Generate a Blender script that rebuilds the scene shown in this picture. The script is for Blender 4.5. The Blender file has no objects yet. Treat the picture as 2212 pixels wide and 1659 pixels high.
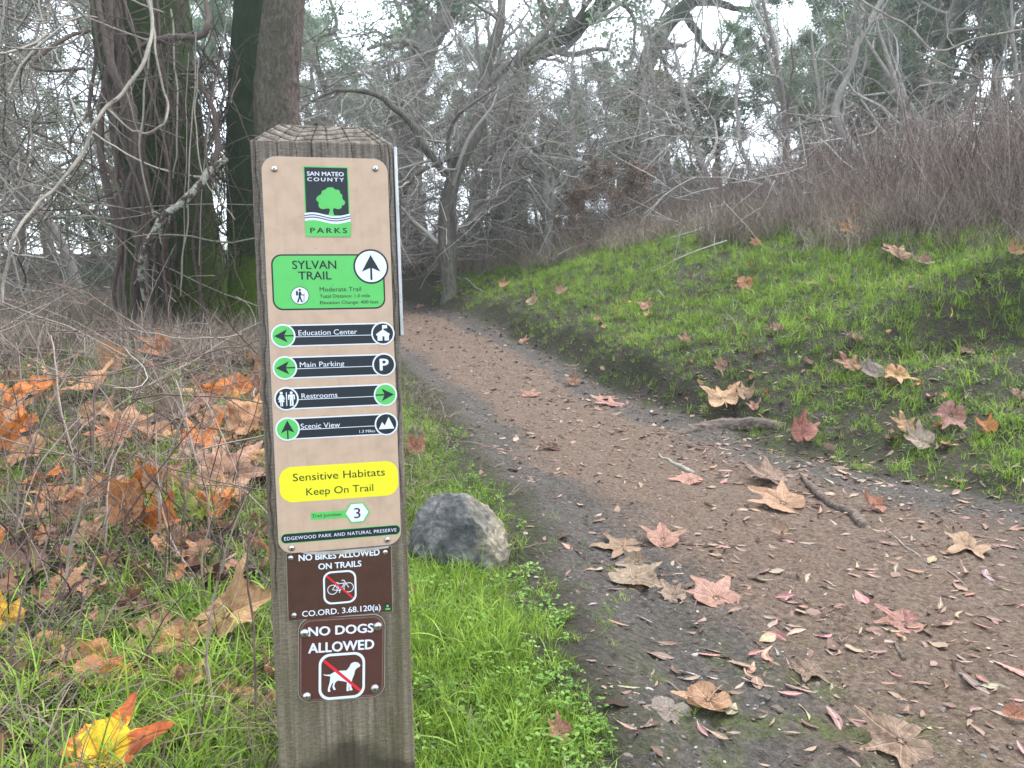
import bpy, math, random
import numpy as np
from mathutils import Vector, Matrix, Euler

# ------------------------------------------------------------------ camera, sky, sun, exposure
S = bpy.context.scene
COL = S.collection
PITCH = 4.5
HAZE = 0.0026
CAM_H = 0.72
cam_d = bpy.data.cameras.new('camera')
cam_d.sensor_width = 36.0
cam_d.lens = 3028.0 / 4032.0 * 36.0
cam_d.clip_start = 0.02
cam_d.clip_end = 2000.0
cam_d.dof.use_dof = True
cam_d.dof.focus_distance = 1.08
cam_d.dof.aperture_fstop = 22.0
cam = bpy.data.objects.new('camera', cam_d)
COL.objects.link(cam)
cam.location = (0, 0, CAM_H)
cam.rotation_euler = (math.radians(90 - PITCH), 0, 0)
S.camera = cam

SUN_EL, SUN_AZ = 58.0, 48.0        # azimuth to the right of the view direction (+Y)
W = bpy.data.worlds.new('World')
S.world = W
W.use_nodes = True
nt = W.node_tree
for n in list(nt.nodes):
    nt.nodes.remove(n)
wo = nt.nodes.new('ShaderNodeOutputWorld')
sky = nt.nodes.new('ShaderNodeTexSky')
sky.sky_type = 'NISHITA'
sky.sun_disc = False
sky.sun_elevation = math.radians(SUN_EL)
sky.sun_rotation = math.radians(SUN_AZ)
sky.air_density = 1.0
sky.dust_density = 3.0
b1 = nt.nodes.new('ShaderNodeBackground'); b1.inputs['Strength'].default_value = 0.06
b2 = nt.nodes.new('ShaderNodeBackground'); b2.inputs['Strength'].default_value = 0.70
b2.inputs['Color'].default_value = (0.87, 0.945, 1.0, 1)      # even cloud cover
ad = nt.nodes.new('ShaderNodeAddShader')
nt.links.new(sky.outputs[0], b1.inputs['Color'])
nt.links.new(b1.outputs[0], ad.inputs[0]); nt.links.new(b2.outputs[0], ad.inputs[1])
nt.links.new(ad.outputs[0], wo.inputs['Surface'])

sun_d = bpy.data.lights.new('sun', 'SUN')
sun_d.energy = 1.5
sun_d.angle = math.radians(25)
sun_d.color = (1.0, 0.97, 0.92)
sun = bpy.data.objects.new('sun', sun_d)
COL.objects.link(sun)
_a, _e = math.radians(SUN_AZ), math.radians(SUN_EL)
_dir = Vector((math.sin(_a) * math.cos(_e), math.cos(_a) * math.cos(_e), math.sin(_e)))
sun.rotation_euler = _dir.to_track_quat('Z', 'Y').to_euler()
sun.location = _dir * 30

S.view_settings.view_transform = 'Standard'
S.view_settings.look = 'None'
S.view_settings.exposure = 1.82
S.view_settings.gamma = 1.0
S.view_settings.use_curve_mapping = False
S.render.engine = 'CYCLES'
S.cycles.max_bounces = 6
S.cycles.diffuse_bounces = 3
S.cycles.glossy_bounces = 2
S.cycles.transmission_bounces = 4
S.cycles.volume_bounces = 0
S.cycles.use_denoising = True

# ------------------------------------------------------------------ numeric helpers
rng = np.random.default_rng(7)
random.seed(7)
TB2 = np.random.default_rng(11).random((256, 256))
TB3 = np.random.default_rng(12).random((48, 48, 48))

def n2(x, y):
    x = np.asarray(x, float); y = np.asarray(y, float)
    xi = np.floor(x).astype(int); yi = np.floor(y).astype(int)
    fx = x - xi; fy = y - yi
    fx = fx * fx * (3 - 2 * fx); fy = fy * fy * (3 - 2 * fy)
    a = TB2[xi & 255, yi & 255]; b = TB2[(xi + 1) & 255, yi & 255]
    c = TB2[xi & 255, (yi + 1) & 255]; d = TB2[(xi + 1) & 255, (yi + 1) & 255]
    return (a * (1 - fx) + b * fx) * (1 - fy) + (c * (1 - fx) + d * fx) * fy - 0.5

def fbm(x, y, o=4, g=0.5):
    s = 0; a = 1.0
    for k in range(o):
        s = s + a * n2(x * 2 ** k + 17.3 * k, y * 2 ** k + 9.1 * k); a *= g
    return s

def n3(p):
    p = np.asarray(p, float)
    i = np.floor(p).astype(int); f = p - i; f = f * f * (3 - 2 * f)
    r = 0
    for dx in (0, 1):
        for dy in (0, 1):
            for dz in (0, 1):
                w = (f[..., 0] if dx else 1 - f[..., 0]) * (f[..., 1] if dy else 1 - f[..., 1]) * (f[..., 2] if dz else 1 - f[..., 2])
                r = r + w * TB3[(i[..., 0] + dx) % 48, (i[..., 1] + dy) % 48, (i[..., 2] + dz) % 48]
    return r - 0.5

def sst(x, a, b):
    t = np.clip((np.asarray(x, float) - a) / (b - a), 0, 1)
    return t * t * (3 - 2 * t)

def nrm(v):
    return v / np.maximum(np.linalg.norm(v, axis=-1, keepdims=True), 1e-9)

# pixel (of the 2212 x 1659 view of the photograph) + depth along the optical axis -> world point
CP, SP = math.cos(math.radians(PITCH)), math.sin(math.radians(PITCH))
F22 = 3028.0 * 2212 / 4032
def ray(px, py):
    x = (px - 1106.0) / F22; y = (py - 829.5) / F22
    return np.array([x, CP - y * SP, -SP - y * CP])
def at(px, py, d):
    return np.array([0, 0, CAM_H]) + ray(px, py) * d

# ------------------------------------------------------------------ terrain height
RE = np.array([(3.6, -2.0), (2.75, 0.5), (2.35, 2.0), (1.93, 2.9), (1.38, 3.9), (0.82, 5.0), (-0.05, 8.0), (-1.1, 11.0), (-1.9, 12.9), (-4.5, 14.5), (-12, 16.5), (-30, 20)])
LE = np.array([(0.42, -2.0), (0.20, 0.6), (0.17, 1.2), (0.19, 1.75), (0.15, 2.2), (-0.02, 3.0), (-0.30, 4.4), (-0.86, 6.3), (-1.75, 8.3), (-3.0, 10.2), (-5, 12.4), (-12, 14.9), (-30, 18.5)])

def sdist(line, x, y):
    """signed distance to a polyline: positive on its right-hand side"""
    x = np.asarray(x, float); y = np.asarray(y, float)
    best = np.full(x.shape, 1e9); sg = np.ones(x.shape)
    for (x0, y0), (x1, y1) in zip(line[:-1], line[1:]):
        dx, dy = x1 - x0, y1 - y0
        t = np.clip(((x - x0) * dx + (y - y0) * dy) / (dx * dx + dy * dy), 0, 1)
        qx, qy = x - x0 - t * dx, y - y0 - t * dy
        d = np.hypot(qx, qy)
        s = np.where(qx * dy - qy * dx >= 0, 1.0, -1.0)
        m = d < best - 1e-9
        best = np.where(m, d, best); sg = np.where(m, s, sg)
    return best * sg

PR = np.array([(-50, 0.0), (1.8, 0.0), (3, .05), (4, .13), (6, .37), (9, .76), (12, 1.03), (16, 1.3), (24, 1.5), (60, 1.6), (400, 1.6)])
_py = np.linspace(-150, 300, 9001)
_pz = np.interp(_py, PR[:, 0], PR[:, 1])
_k = np.ones(21) / 21
_pz = np.convolve(np.pad(_pz, 10, 'edge'), _k, 'valid')

def masks(x, y):
    wob = 0.10 * fbm(x * 2.3, y * 2.3, 3) + 0.05 * n2(x * 11, y * 11)
    r = sdist(RE, x, y) + wob * 1.1
    l = sdist(LE, x, y) + wob
    return r, l

def zt(x, y, fine=True):
    x = np.asarray(x, float); y = np.asarray(y, float)
    z = np.interp(y + 0.0, _py, _pz)
    r, l = masks(x, y)
    cut = 0.03 + 0.16 * sst(y, 3.6, 5.4) * (1 - 0.35 * sst(y, 7, 11))
    cut = cut * (0.75 + 0.5 * (n2(x * 1.3 + 5, y * 1.3) + .5))
    bank = cut * sst(r, -0.04, 0.22) + 0.365 * np.clip(r - 0.1, 0, 2.4) + 0.07 * np.clip(r - 2.5, 0, 30)
    # a bare hollow eroded into the bank on the right
    hx, hy = 2.85, 4.35
    hol = np.exp(-(((x - hx) / .62) ** 2 + ((y - hy) / .22) ** 2) ** 1.3)
    bank = bank + 0.10 * np.exp(-(((x - hx) / .8) ** 2 + ((y - hy - .42) / .25) ** 2)) - 0.24 * hol
    z = z + bank * sst(y, -3, 1.5)
    z = z + 0.05 * sst(-l, 0.0, 1.3) + 0.045 * np.clip(-l - 1.0, 0, 6)        # left verge is a little higher
    tr = sst(-r, 0, .2) * sst(l, 0, .2)
    z = z - 0.03 * tr
    z = z + 0.10 * fbm(x * .55, y * .55, 2) * (1 - .75 * tr) * sst(np.hypot(x, y), 1.2, 5)
    z = z + (0.030 - 0.010 * tr) * fbm(x * 3.1, y * 3.1, 3) + 0.016 * tr * fbm(x * 7.3 + 3, y * 7.3, 2)
    if fine:
        z = z + (0.010 - 0.003 * tr) * fbm(x * 21, y * 21, 3)
    return z

def zt1(x, y):
    return float(zt(np.array([x]), np.array([y]))[0])

def hit(px, py):
    r = ray(px, py)
    t = np.concatenate([np.arange(.5, 6, .01), np.arange(6, 40, .04)])
    P = np.array([0, 0, CAM_H]) + t[:, None] * r
    g = zt(P[:, 0], P[:, 1])
    b = np.nonzero(P[:, 2] < g)[0]
    i = b[0] if len(b) else len(t) - 1
    return np.array([P[i, 0], P[i, 1], g[i]]), t[i]

def tnormal(x, y, e=.03):
    gx = (zt1(x + e, y) - zt1(x - e, y)) / (2 * e); gy = (zt1(x, y + e) - zt1(x, y - e)) / (2 * e)
    return Vector((-gx, -gy, 1)).normalized()

# ------------------------------------------------------------------ mesh helpers
def mesh_np(name, V, quads=None, tris=None, mats=(), smooth=True, attrs=None, midx=None):
    me = bpy.data.meshes.new(name)
    V = np.asarray(V, np.float32)
    nq = 0 if quads is None else len(quads); ntt = 0 if tris is None else len(tris)
    me.vertices.add(len(V)); me.vertices.foreach_set('co', V.ravel())
    me.loops.add(nq * 4 + ntt * 3)
    idx = []
    if nq: idx.append(np.asarray(quads, np.int32).ravel())
    if ntt: idx.append(np.asarray(tris, np.int32).ravel())
    me.loops.foreach_set('vertex_index', np.concatenate(idx))
    me.polygons.add(nq + ntt)
    ls = np.concatenate([np.arange(nq) * 4, nq * 4 + np.arange(ntt) * 3]).astype(np.int32)
    me.polygons.foreach_set('loop_start', ls)
    if smooth:
        me.polygons.foreach_set('use_smooth', np.ones(nq + ntt, bool))
    for m in mats: me.materials.append(m)
    if midx is not None: me.polygons.foreach_set('material_index', np.asarray(midx, np.int32))
    if attrs:
        for k, v in attrs.items():
            v = np.asarray(v, np.float32)
            if v.ndim == 1:
                a = me.attributes.new(k, 'FLOAT', 'POINT'); a.data.foreach_set('value', v)
            else:
                a = me.attributes.new(k, 'FLOAT_VECTOR', 'POINT'); a.data.foreach_set('vector', v.ravel())
    me.update()
    return me

def ob(name, me, parent=None, loc=None, link=True):
    o = bpy.data.objects.new(name, me)
    if link: COL.objects.link(o)
    if parent is not None: o.parent = parent
    if loc is not None: o.location = loc
    return o

def tag(o, label=None, cat=None, group=None, kind=None):
    if label: o['label'] = label
    if cat: o['category'] = cat
    if group: o['group'] = group
    if kind: o['kind'] = kind
    return o

def empty(name, loc=(0, 0, 0)):
    o = bpy.data.objects.new(name, None)
    o.empty_display_size = .1
    COL.objects.link(o); o.location = loc
    return o

def copy_tree(o):
    c = o.copy(); COL.objects.link(c)
    for ch in list(o.children):
        d = ch.copy(); COL.objects.link(d); d.parent = c
        for g in list(ch.children):
            e = g.copy(); COL.objects.link(e); e.parent = d
    return c

class MB:
    def __init__(s): s.V = []; s.Q = []; s.T = []; s.A = []; s.n = 0
    def add(s, V, Q=None, T=None, a=None):
        V = np.asarray(V, float).reshape(-1, 3)
        if Q is not None and len(Q): s.Q.append(np.asarray(Q).reshape(-1, 4) + s.n)
        if T is not None and len(T): s.T.append(np.asarray(T).reshape(-1, 3) + s.n)
        s.V.append(V); s.n += len(V)
        s.A.append(np.zeros(len(V)) if a is None else np.broadcast_to(a, (len(V),)))
    def tubes(s, P, R, k=3, a=None):
        """P [M,N,3] paths, R [M,N] radii -> k-sided tubes"""
        P = np.asarray(P, float); R = np.asarray(R, float)
        if P.ndim == 2: P = P[None]; R = R[None]
        M, N, _ = P.shape
        T = nrm(np.gradient(P, axis=1))
        mt = nrm(T.mean(1))
        ref = np.where(np.abs(mt[:, 2:3]) < .7, np.array([[0, 0, 1.0]]), np.array([[1.0, 0.2, 0]]))
        U = nrm(np.cross(T, ref[:, None, :])); Vv = np.cross(T, U)
        an = np.arange(k) * 2 * math.pi / k
        ring = U[:, :, None, :] * np.cos(an)[None, None, :, None] + Vv[:, :, None, :] * np.sin(an)[None, None, :, None]
        X = P[:, :, None, :] + ring * R[:, :, None, None]
        m = np.arange(M)[:, None, None]; i = np.arange(N - 1)[None, :, None]; j = np.arange(k)[None, None, :]
        b = m * N * k
        j2 = (j + 1) % k
        Q = np.stack([b + i * k + j, b + i * k + j2, b + (i + 1) * k + j2, b + (i + 1) * k + j], -1).reshape(-1, 4)
        aa = None
        if a is not None: aa = np.repeat(np.asarray(a, float), N * k) if np.ndim(a) else a
        s.add(X.reshape(-1, 3), Q, a=aa)
    def mesh(s, name, mats=(), smooth=True, attr=None):
        V = np.concatenate(s.V) if s.V else np.zeros((0, 3))
        return mesh_np(name, V, np.concatenate(s.Q) if s.Q else None, np.concatenate(s.T) if s.T else None, mats, smooth,
                       {attr: np.concatenate(s.A)} if attr else None)

def rdir(n, up=0.0):
    v = rng.normal(size=(n, 3)); v = nrm(v); v[:, 2] += up
    return nrm(v)

def grow(start, d, L, n, wob=.25, trop=(0, 0, 0)):
    """random-walk paths: start [M,3], d [M,3], L [M] -> P [M,n,3]"""
    M = len(start); P = np.zeros((M, n, 3)); P[:, 0] = start
    d = nrm(np.asarray(d, float)); trop = np.asarray(trop, float)
    drift = rng.normal(size=(M, 3)) * wob * .5
    for i in range(1, n):
        d = nrm(d + rng.normal(size=(M, 3)) * wob + drift + trop)
        P[:, i] = P[:, i - 1] + d * (np.asarray(L) / (n - 1))[:, None]
    return P

def branch_off(P, R, cnt, lo, hi, ang, ratio, Lr, n, wob, trop, taper=.25, rmin=.0012, flat=None):
    """children starting along the parents' paths"""
    M, N, _ = P.shape
    par = np.repeat(np.arange(M), cnt)
    t = rng.uniform(lo, hi, len(par)) * (N - 1)
    i = np.clip(t.astype(int), 0, N - 2); f = (t - i)[:, None]
    st = P[par, i] * (1 - f) + P[par, i + 1] * f
    td = nrm(P[par, i + 1] - P[par, i])
    r0 = (R[par, i] * (1 - f[:, 0]) + R[par, i + 1] * f[:, 0])
    perp = nrm(np.cross(td, rng.normal(size=(len(par), 3))))
    a = rng.normal(ang, .25, len(par))[:, None]
    d = td * np.cos(a) + perp * np.sin(a)
    plen = np.linalg.norm(np.diff(P, axis=1), axis=2).sum(1)[par]
    L = plen * Lr * rng.uniform(.5, 1.2, len(par)) * (1.1 - .6 * t / (N - 1))
    C = grow(st, d, L, n, wob, trop)
    rr = np.maximum(r0 * ratio, rmin)
    RR = rr[:, None] * np.linspace(1, taper, n)[None]
    return C, np.maximum(RR, rmin * .5)

def catmull(pts, n):
    p = np.asarray(pts, float); p = np.vstack([2 * p[0] - p[1], p, 2 * p[-1] - p[-2]])
    out = []; m = len(p) - 3
    for u in np.linspace(0, m - 1e-6, n):
        i = int(u); t = u - i; a, b, c, d = p[i:i + 4]
        out.append(.5 * (2 * b + (c - a) * t + (2 * a - 5 * b + 4 * c - d) * t * t + (3 * b - a - 3 * c + d) * t ** 3))
    return np.array(out)

def leafquads(mb, C, size, up=.3, asp=.5, a=None):
    """diamond leaf faces at C [N,3]"""
    N = len(C)
    d = rdir(N); nn = rdir(N, up); s_ = nrm(np.cross(d, nn)); d = nrm(np.cross(nn, s_))
    sz = np.broadcast_to(size, (N,))[:, None] * rng.uniform(.6, 1.3, (N, 1))
    V = np.stack([C, C + d * sz * .5 + s_ * sz * asp * .5, C + d * sz, C + d * sz * .5 - s_ * sz * asp * .5], 1).reshape(-1, 3)
    Q = np.arange(N * 4).reshape(N, 4)
    mb.add(V, Q, a=a)

# ------------------------------------------------------------------ material helper
class Mt:
    def __init__(s, name):
        s.m = bpy.data.materials.new(name); s.m.use_nodes = True
        s.t = s.m.node_tree
        for n in list(s.t.nodes): s.t.nodes.remove(n)
        s.out = s.t.nodes.new('ShaderNodeOutputMaterial')
        s.tc = None
    def n(s, typ, **kw):
        x = s.t.nodes.new('ShaderNode' + typ)
        for k, v in kw.items():
            if k.startswith('i_'): s.set(x, k[2:].replace('_', ' '), v)
            else: setattr(x, k, v)
        return x
    def set(s, node, key, v):
        key = int(key) if isinstance(key, str) and key.isdigit() else key
        i = node.inputs[key]
        if isinstance(v, bpy.types.NodeSocket): s.t.links.new(v, i)
        else:
            if i.type == 'RGBA' and len(v) == 3: v = (*v, 1)
            i.default_value = v
    def coord(s, which='Object'):
        if s.tc is None: s.tc = s.t.nodes.new('ShaderNodeTexCoord')
        return s.tc.outputs[which]
    def mapped(s, scale, which='Object', src=None):
        mp = s.n('Mapping'); s.set(mp, 'Vector', src or s.coord(which)); s.set(mp, 'Scale', scale if hasattr(scale, '__len__') else (scale,) * 3)
        return mp.outputs[0]
    def noise(s, scale, detail=4, rough=.55, dist=0, vec=None, col=False):
        x = s.n('TexNoise'); s.set(x, 'Scale', scale); s.set(x, 'Detail', detail); s.set(x, 'Roughness', rough); s.set(x, 'Distortion', dist)
        s.set(x, 'Vector', vec or s.coord())
        return x.outputs['Color' if col else 'Fac']
    def ramp(s, fac, stops, interp='LINEAR'):
        r = s.n('ValToRGB'); s.set(r, 'Fac', fac); cr = r.color_ramp; cr.interpolation = interp
        while len(cr.elements) < len(stops): cr.elements.new(.5)
        for e, (p, c) in zip(cr.elements, stops):
            e.position = p; e.color = (*c, 1) if hasattr(c, '__len__') else (c, c, c, 1)
        return r.outputs['Color']
    def mix(s, f, a, b, mode='MIX'):
        x = s.n('MixRGB', blend_type=mode); s.set(x, 'Fac', f); s.set(x, 'Color1', a); s.set(x, 'Color2', b)
        return x.outputs[0]
    def math(s, op, a, b=None, c=None, clamp=False):
        x = s.n('Math', operation=op, use_clamp=clamp); s.set(x, '0', a)
        if b is not None: s.set(x, '1', b)
        if c is not None: s.set(x, '2', c)
        return x.outputs[0]
    def attr(s, name, out='Fac'):
        x = s.n('Attribute', attribute_name=name); return x.outputs[out]
    def rand(s): return s.n('ObjectInfo').outputs['Random']
    def bump(s, h, st=.5, dist=.01, nrm_=None):
        b = s.n('Bump'); s.set(b, 'Height', h); s.set(b, 'Strength', st); s.set(b, 'Distance', dist)
        if nrm_ is not None: s.set(b, 'Normal', nrm_)
        return b.outputs[0]
    def done(s, col, rough=.8, normal=None, spec=.3, trans=0, metal=0, tcol=None, coat=0):
        p = s.n('BsdfPrincipled'); s.set(p, 'Base Color', col); s.set(p, 'Roughness', rough); s.set(p, 'Specular IOR Level', spec * .5); s.set(p, 'Metallic', metal)
        if coat: s.set(p, 'Coat Weight', coat); s.set(p, 'Coat Roughness', .15)
        if normal is not None: s.set(p, 'Normal', normal)
        o = p.outputs[0]
        if trans:
            t = s.n('BsdfTranslucent'); s.set(t, 'Color', tcol if tcol is not None else col)
            if normal is not None: s.set(t, 'Normal', normal)
            m = s.n('MixShader'); s.set(m, '0', trans); s.t.links.new(o, m.inputs[1]); s.t.links.new(t.outputs[0], m.inputs[2]); o = m.outputs[0]
        s.t.links.new(o, s.out.inputs['Surface'])
        return s.m

# ------------------------------------------------------------------ scatter (instances on points, one object of stuff)
def scatter(name, protos, pos, rot, scl, idx, label=None, parent=None, cat=None):
    pc = bpy.data.collections.new(name + '_shapes')
    for i, p in enumerate(protos):
        o = bpy.data.objects.new('%s_shape_%02d' % (name, i), p); pc.objects.link(o)
    me = mesh_np(name, pos, mats=())if False else bpy.data.meshes.new(name)
    me.vertices.add(len(pos)); me.vertices.foreach_set('co', np.asarray(pos, np.float32).ravel())
    a = me.attributes.new('rot', 'FLOAT_VECTOR', 'POINT'); a.data.foreach_set('vector', np.asarray(rot, np.float32).ravel())
    a = me.attributes.new('scl', 'FLOAT', 'POINT'); a.data.foreach_set('value', np.asarray(scl, np.float32))
    a = me.attributes.new('pick', 'INT', 'POINT'); a.data.foreach_set('value', np.asarray(idx, np.int32))
    o = ob(name, me, parent)
    g = bpy.data.node_groups.new(name + '_nodes', 'GeometryNodeTree')
    g.interface.new_socket('Geometry', in_out='INPUT', socket_type='NodeSocketGeometry')
    g.interface.new_socket('Geometry', in_out='OUTPUT', socket_type='NodeSocketGeometry')
    N = g.nodes; L = g.links
    gi = N.new('NodeGroupInput'); go = N.new('NodeGroupOutput')
    ci = N.new('GeometryNodeCollectionInfo'); ci.inputs['Collection'].default_value = pc
    ci.inputs['Separate Children'].default_value = True; ci.inputs['Reset Children'].default_value = True
    ip = N.new('GeometryNodeInstanceOnPoints'); ip.inputs['Pick Instance'].default_value = True
    def na(nm, t):
        x = N.new('GeometryNodeInputNamedAttribute'); x.data_type = t; x.inputs['Name'].default_value = nm; return x.outputs['Attribute']
    er = N.new('FunctionNodeEulerToRotation')
    L.new(na('rot', 'FLOAT_VECTOR'), er.inputs[0])
    L.new(gi.outputs[0], ip.inputs['Points']); L.new(ci.outputs[0], ip.inputs['Instance'])
    L.new(na('pick', 'INT'), ip.inputs['Instance Index']); L.new(er.outputs[0], ip.inputs['Rotation'])
    L.new(na('scl', 'FLOAT'), ip.inputs['Scale']); L.new(ip.outputs[0], go.inputs[0])
    md = o.modifiers.new('scatter', 'NODES'); md.node_group = g
    tag(o, label, cat, None, 'stuff')
    return o

def rots(n, tilt=.15):
    return np.stack([rng.normal(0, tilt, n), rng.normal(0, tilt, n), rng.uniform(0, 6.283, n)], 1)
# ------------------------------------------------------------------ materials of the ground
def m_ground():
    m = Mt('soil')
    tr = m.attr('trail'); bare = m.attr('bare')
    nz = m.noise(1.7, 5); n_m = m.noise(9, 6, .6); n_f = m.noise(70, 6, .7); n_v = m.noise(260, 3, .6)
    brown = m.ramp(n_f, [(.28, (.040, .026, .019)), (.5, (.118, .080, .058)), (.72, (.215, .155, .115))])
    grey = m.ramp(n_f, [(.28, (.022, .019, .017)), (.5, (.062, .053, .046)), (.75, (.14, .122, .105))])
    k = m.ramp(m.math('ADD', m.math('MULTIPLY', nz, .55), m.math('MULTIPLY', m.attr('centre'), .62)), [(.45, 0), (.60, 1)])
    trail = m.mix(k, grey, brown)
    mossf = m.math('MULTIPLY', m.attr('mossy'), m.ramp(n_m, [(.45, 0), (.6, 1)]))
    trail = m.mix(mossf, trail, m.ramp(n_f, [(.3, (.035, .045, .012)), (.7, (.10, .115, .04))]))
    litter = m.ramp(n_f, [(.25, (.007, .006, .004)), (.5, (.024, .018, .013)), (.8, (.07, .052, .038))])
    litter = m.mix(m.ramp(n_m, [(.4, 0), (.7, .7)]), litter, m.ramp(n_v, [(.3, (.02, .03, .008)), (.7, (.06, .09, .02))]))
    col = m.mix(tr, litter, trail)
    h = m.math('ADD', m.math('MULTIPLY', n_f, .6), m.math('MULTIPLY', n_v, .4))
    vo = m.n('TexVoronoi'); m.set(vo, 'Scale', 55); m.set(vo, 'Vector', m.coord())
    h2 = m.math('ADD', h, m.math('MULTIPLY', vo.outputs['Distance'], .5))
    nb = m.bump(h2, 1.0, .02)
    nb = m.bump(n_m, .5, .03, nb)
    ro = m.ramp(n_m, [(.3, .62), (.6, .92)])
    return m.done(col, ro, nb, .5)
M_GROUND = m_ground()

# ------------------------------------------------------------------ ground and trail (one surface, two objects)
th_in = np.radians(np.arange(-56, 56.01, .27))
th_out = np.radians(np.arange(56, 304.1, 4.0))[1:-1]
TH = np.concatenate([th_in, th_out])
RR = [.25]
while RR[-1] < 70: RR.append(RR[-1] * (1.008 if RR[-1] < 9 else 1.03))
RR = np.array(RR)
tg, rg = np.meshgrid(TH, RR, indexing='xy')
gx = rg * np.sin(tg); gy = rg * np.cos(tg)
gz = zt(gx, gy)
r_, l_ = masks(gx, gy)
trm = sst(-r_, -.02, .10) * sst(l_, -.06, .10)
near = sst(-rg, -9, -5)
gz = gz + near * trm * .0075 * fbm(gx * 70, gy * 70, 3) + near * .008 * np.abs(fbm(gx * 30 + 3, gy * 30, 2))
wd = np.maximum(-r_ + l_, .1)
cen = 1 - np.abs((l_ - (-r_)) / wd)
mossy = np.exp(-(((gx - .52) / .28) ** 2 + ((gy - 1.35) / .35) ** 2)) + .7 * np.exp(-(((gx - 1.62) / .3) ** 2 + ((gy - 3.75) / .25) ** 2))
nr, nc = rg.shape
V = np.stack([gx, gy, gz], -1).reshape(-1, 3)
ii, jj = np.meshgrid(np.arange(nr - 1), np.arange(nc), indexing='ij')
j2 = (jj + 1) % nc
Q = np.stack([ii * nc + jj, (ii + 1) * nc + jj, (ii + 1) * nc + j2, ii * nc + j2], -1).reshape(-1, 4)
Q = Q[:, ::-1]
fm = (trm.reshape(-1)[Q].mean(1) > .35) & (rg.reshape(-1)[Q[:, 0]] < 40)
A = {'trail': trm.ravel(), 'centre': cen.ravel(), 'mossy': mossy.ravel(), 'bare': trm.ravel()}
def submesh(nm, q):
    u, inv = np.unique(q, return_inverse=True)
    me = mesh_np(nm, V[u], inv.reshape(-1, 4), mats=[M_GROUND], attrs={k: v[u] for k, v in A.items()})
    return me
tri_c = np.stack([np.arange(nc), (np.arange(nc) + 1) % nc], 1)
trail_o = ob('trail', submesh('trail', Q[fm])); tag(trail_o, kind='structure')
ground_o = ob('ground', submesh('ground', Q[~fm])); tag(ground_o, kind='structure')
cz = mesh_np('ground_under_camera', np.vstack([V[:nc], [[0, 0, zt1(0, 0)]]]), tris=np.stack([np.full(nc, nc), (np.arange(nc) + 1) % nc, np.arange(nc)], 1), mats=[M_GROUND],
             attrs={k: np.append(v[:nc], v[0]) for k, v in A.items()})
tag(ob('ground', cz), kind='structure')
# ------------------------------------------------------------------ the trail marker post
PRT = np.array([[0.97381024, 0.029467, -0.22544469], [-0.03981197, 0.99834591, -0.04147824], [0.22384954, 0.04936734, 0.97337261]])
PT = np.array([-0.24208362, -0.03834938, 1.04191162])
PH = 0.52783996; PW = .163
MC = np.array([[1, 0, 0], [0, -SP, CP], [0, -CP, -SP]])
p_right = MC @ PRT[:, 0]; p_up = -(MC @ PRT[:, 1]); p_n = -(MC @ PRT[:, 2])
p_o = MC @ PT + np.array([0, 0, CAM_H])
_bx, _by = p_o[0], p_o[1]
HPC = p_o[2] - zt1(_bx, _by - .0)
post_root = empty('trail_marker_post')
base = p_o - p_up * HPC
post_root.matrix_world = Matrix(((p_right[0], -p_n[0], p_up[0], base[0]), (p_right[1], -p_n[1], p_up[1], base[1]), (p_right[2], -p_n[2], p_up[2], base[2]), (0, 0, 0, 1)))
tag(post_root, 'weathered square wooden trail marker post carrying tan and brown signs', 'signpost')

def uv(px, py):
    """photo pixel (4032 wide) -> panel plane coordinates in metres, x right, y up from the panel centre"""
    r = np.array([(px - 2016) / 3028., (py - 1512) / 3028., 1.0])
    n = PRT[:, 2]; t = (PT @ n) / (r @ n)
    q = r * t - PT
    return float(q @ PRT[:, 0]), float(-(q @ PRT[:, 1]))
Z1 = lambda x, y: uv(960 + x / 2.0735, 480 + y / 2.0735)
Z2 = lambda x, y: uv(960 + x / 3.0162, 1230 + y / 3.0162)
Z3 = lambda x, y: uv(960 + x / 3.2529, 1760 + y / 3.2529)
Z4 = lambda x, y: uv(960 + x / 2.4397, 2120 + y / 2.4397)

def m_flat(name, col, rough=.35, spec=.4, dirt=.0, coat=0):
    m = Mt(name)
    c = col
    if dirt:
        c = m.mix(m.math('MULTIPLY', m.ramp(m.noise(40, 5, .6), [(.45, 0), (.75, 1)]), dirt), col, tuple(x * .55 for x in col))
        c = m.mix(m.math('MULTIPLY', m.ramp(m.noise(1, 4, .6, .3, m.mapped((160, 160, 9))), [(.52, 0), (.70, .30)]), dirt), c, tuple(x * .45 for x in col))
        sp = m.ramp(m.noise(330, 2, .5), [(.71, 0), (.76, 1)])
        c = m.mix(m.math('MULTIPLY', sp, .7), c, (.12, .085, .06))
    bp = m.bump(m.noise(900, 2), .05, .001)
    return m.done(c, rough, bp, spec, coat=coat)
M_TAN = m_flat('tan_sign_face', (.495, .352, .255), .38, .45, .35)
M_INK = m_flat('dark_slate_print', (.020, .026, .032), .35)
M_GRN = m_flat('green_print', (.105, .48, .12), .35, .4, .15)
M_WHT = m_flat('white_print', (.66, .69, .76), .38)
M_YEL = m_flat('yellow_sticker', (.72, .68, .03), .38, .4, .1)
M_BRN = m_flat('brown_sign_face', (.072, .035, .024), .42, .4, .4)
M_BRN2 = m_flat('maroon_sign_face', (.088, .036, .030), .3, .5, .3)
M_RED = m_flat('red_slash_print', (.62, .03, .045), .4)
M_EDGE = m_flat('bare_aluminium_edge', (.42, .40, .36), .45, .5, .2)
M_SIDE = m_flat('white_side_plate', (.52, .53, .53), .5, .4, .6)
def m_steel():
    m = Mt('steel'); return m.done(m.ramp(m.noise(300, 3), [(.3, (.30, .29, .28)), (.7, (.62, .60, .58))]), .32, None, .5, metal=.9)
M_STEEL = m_steel()
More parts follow.
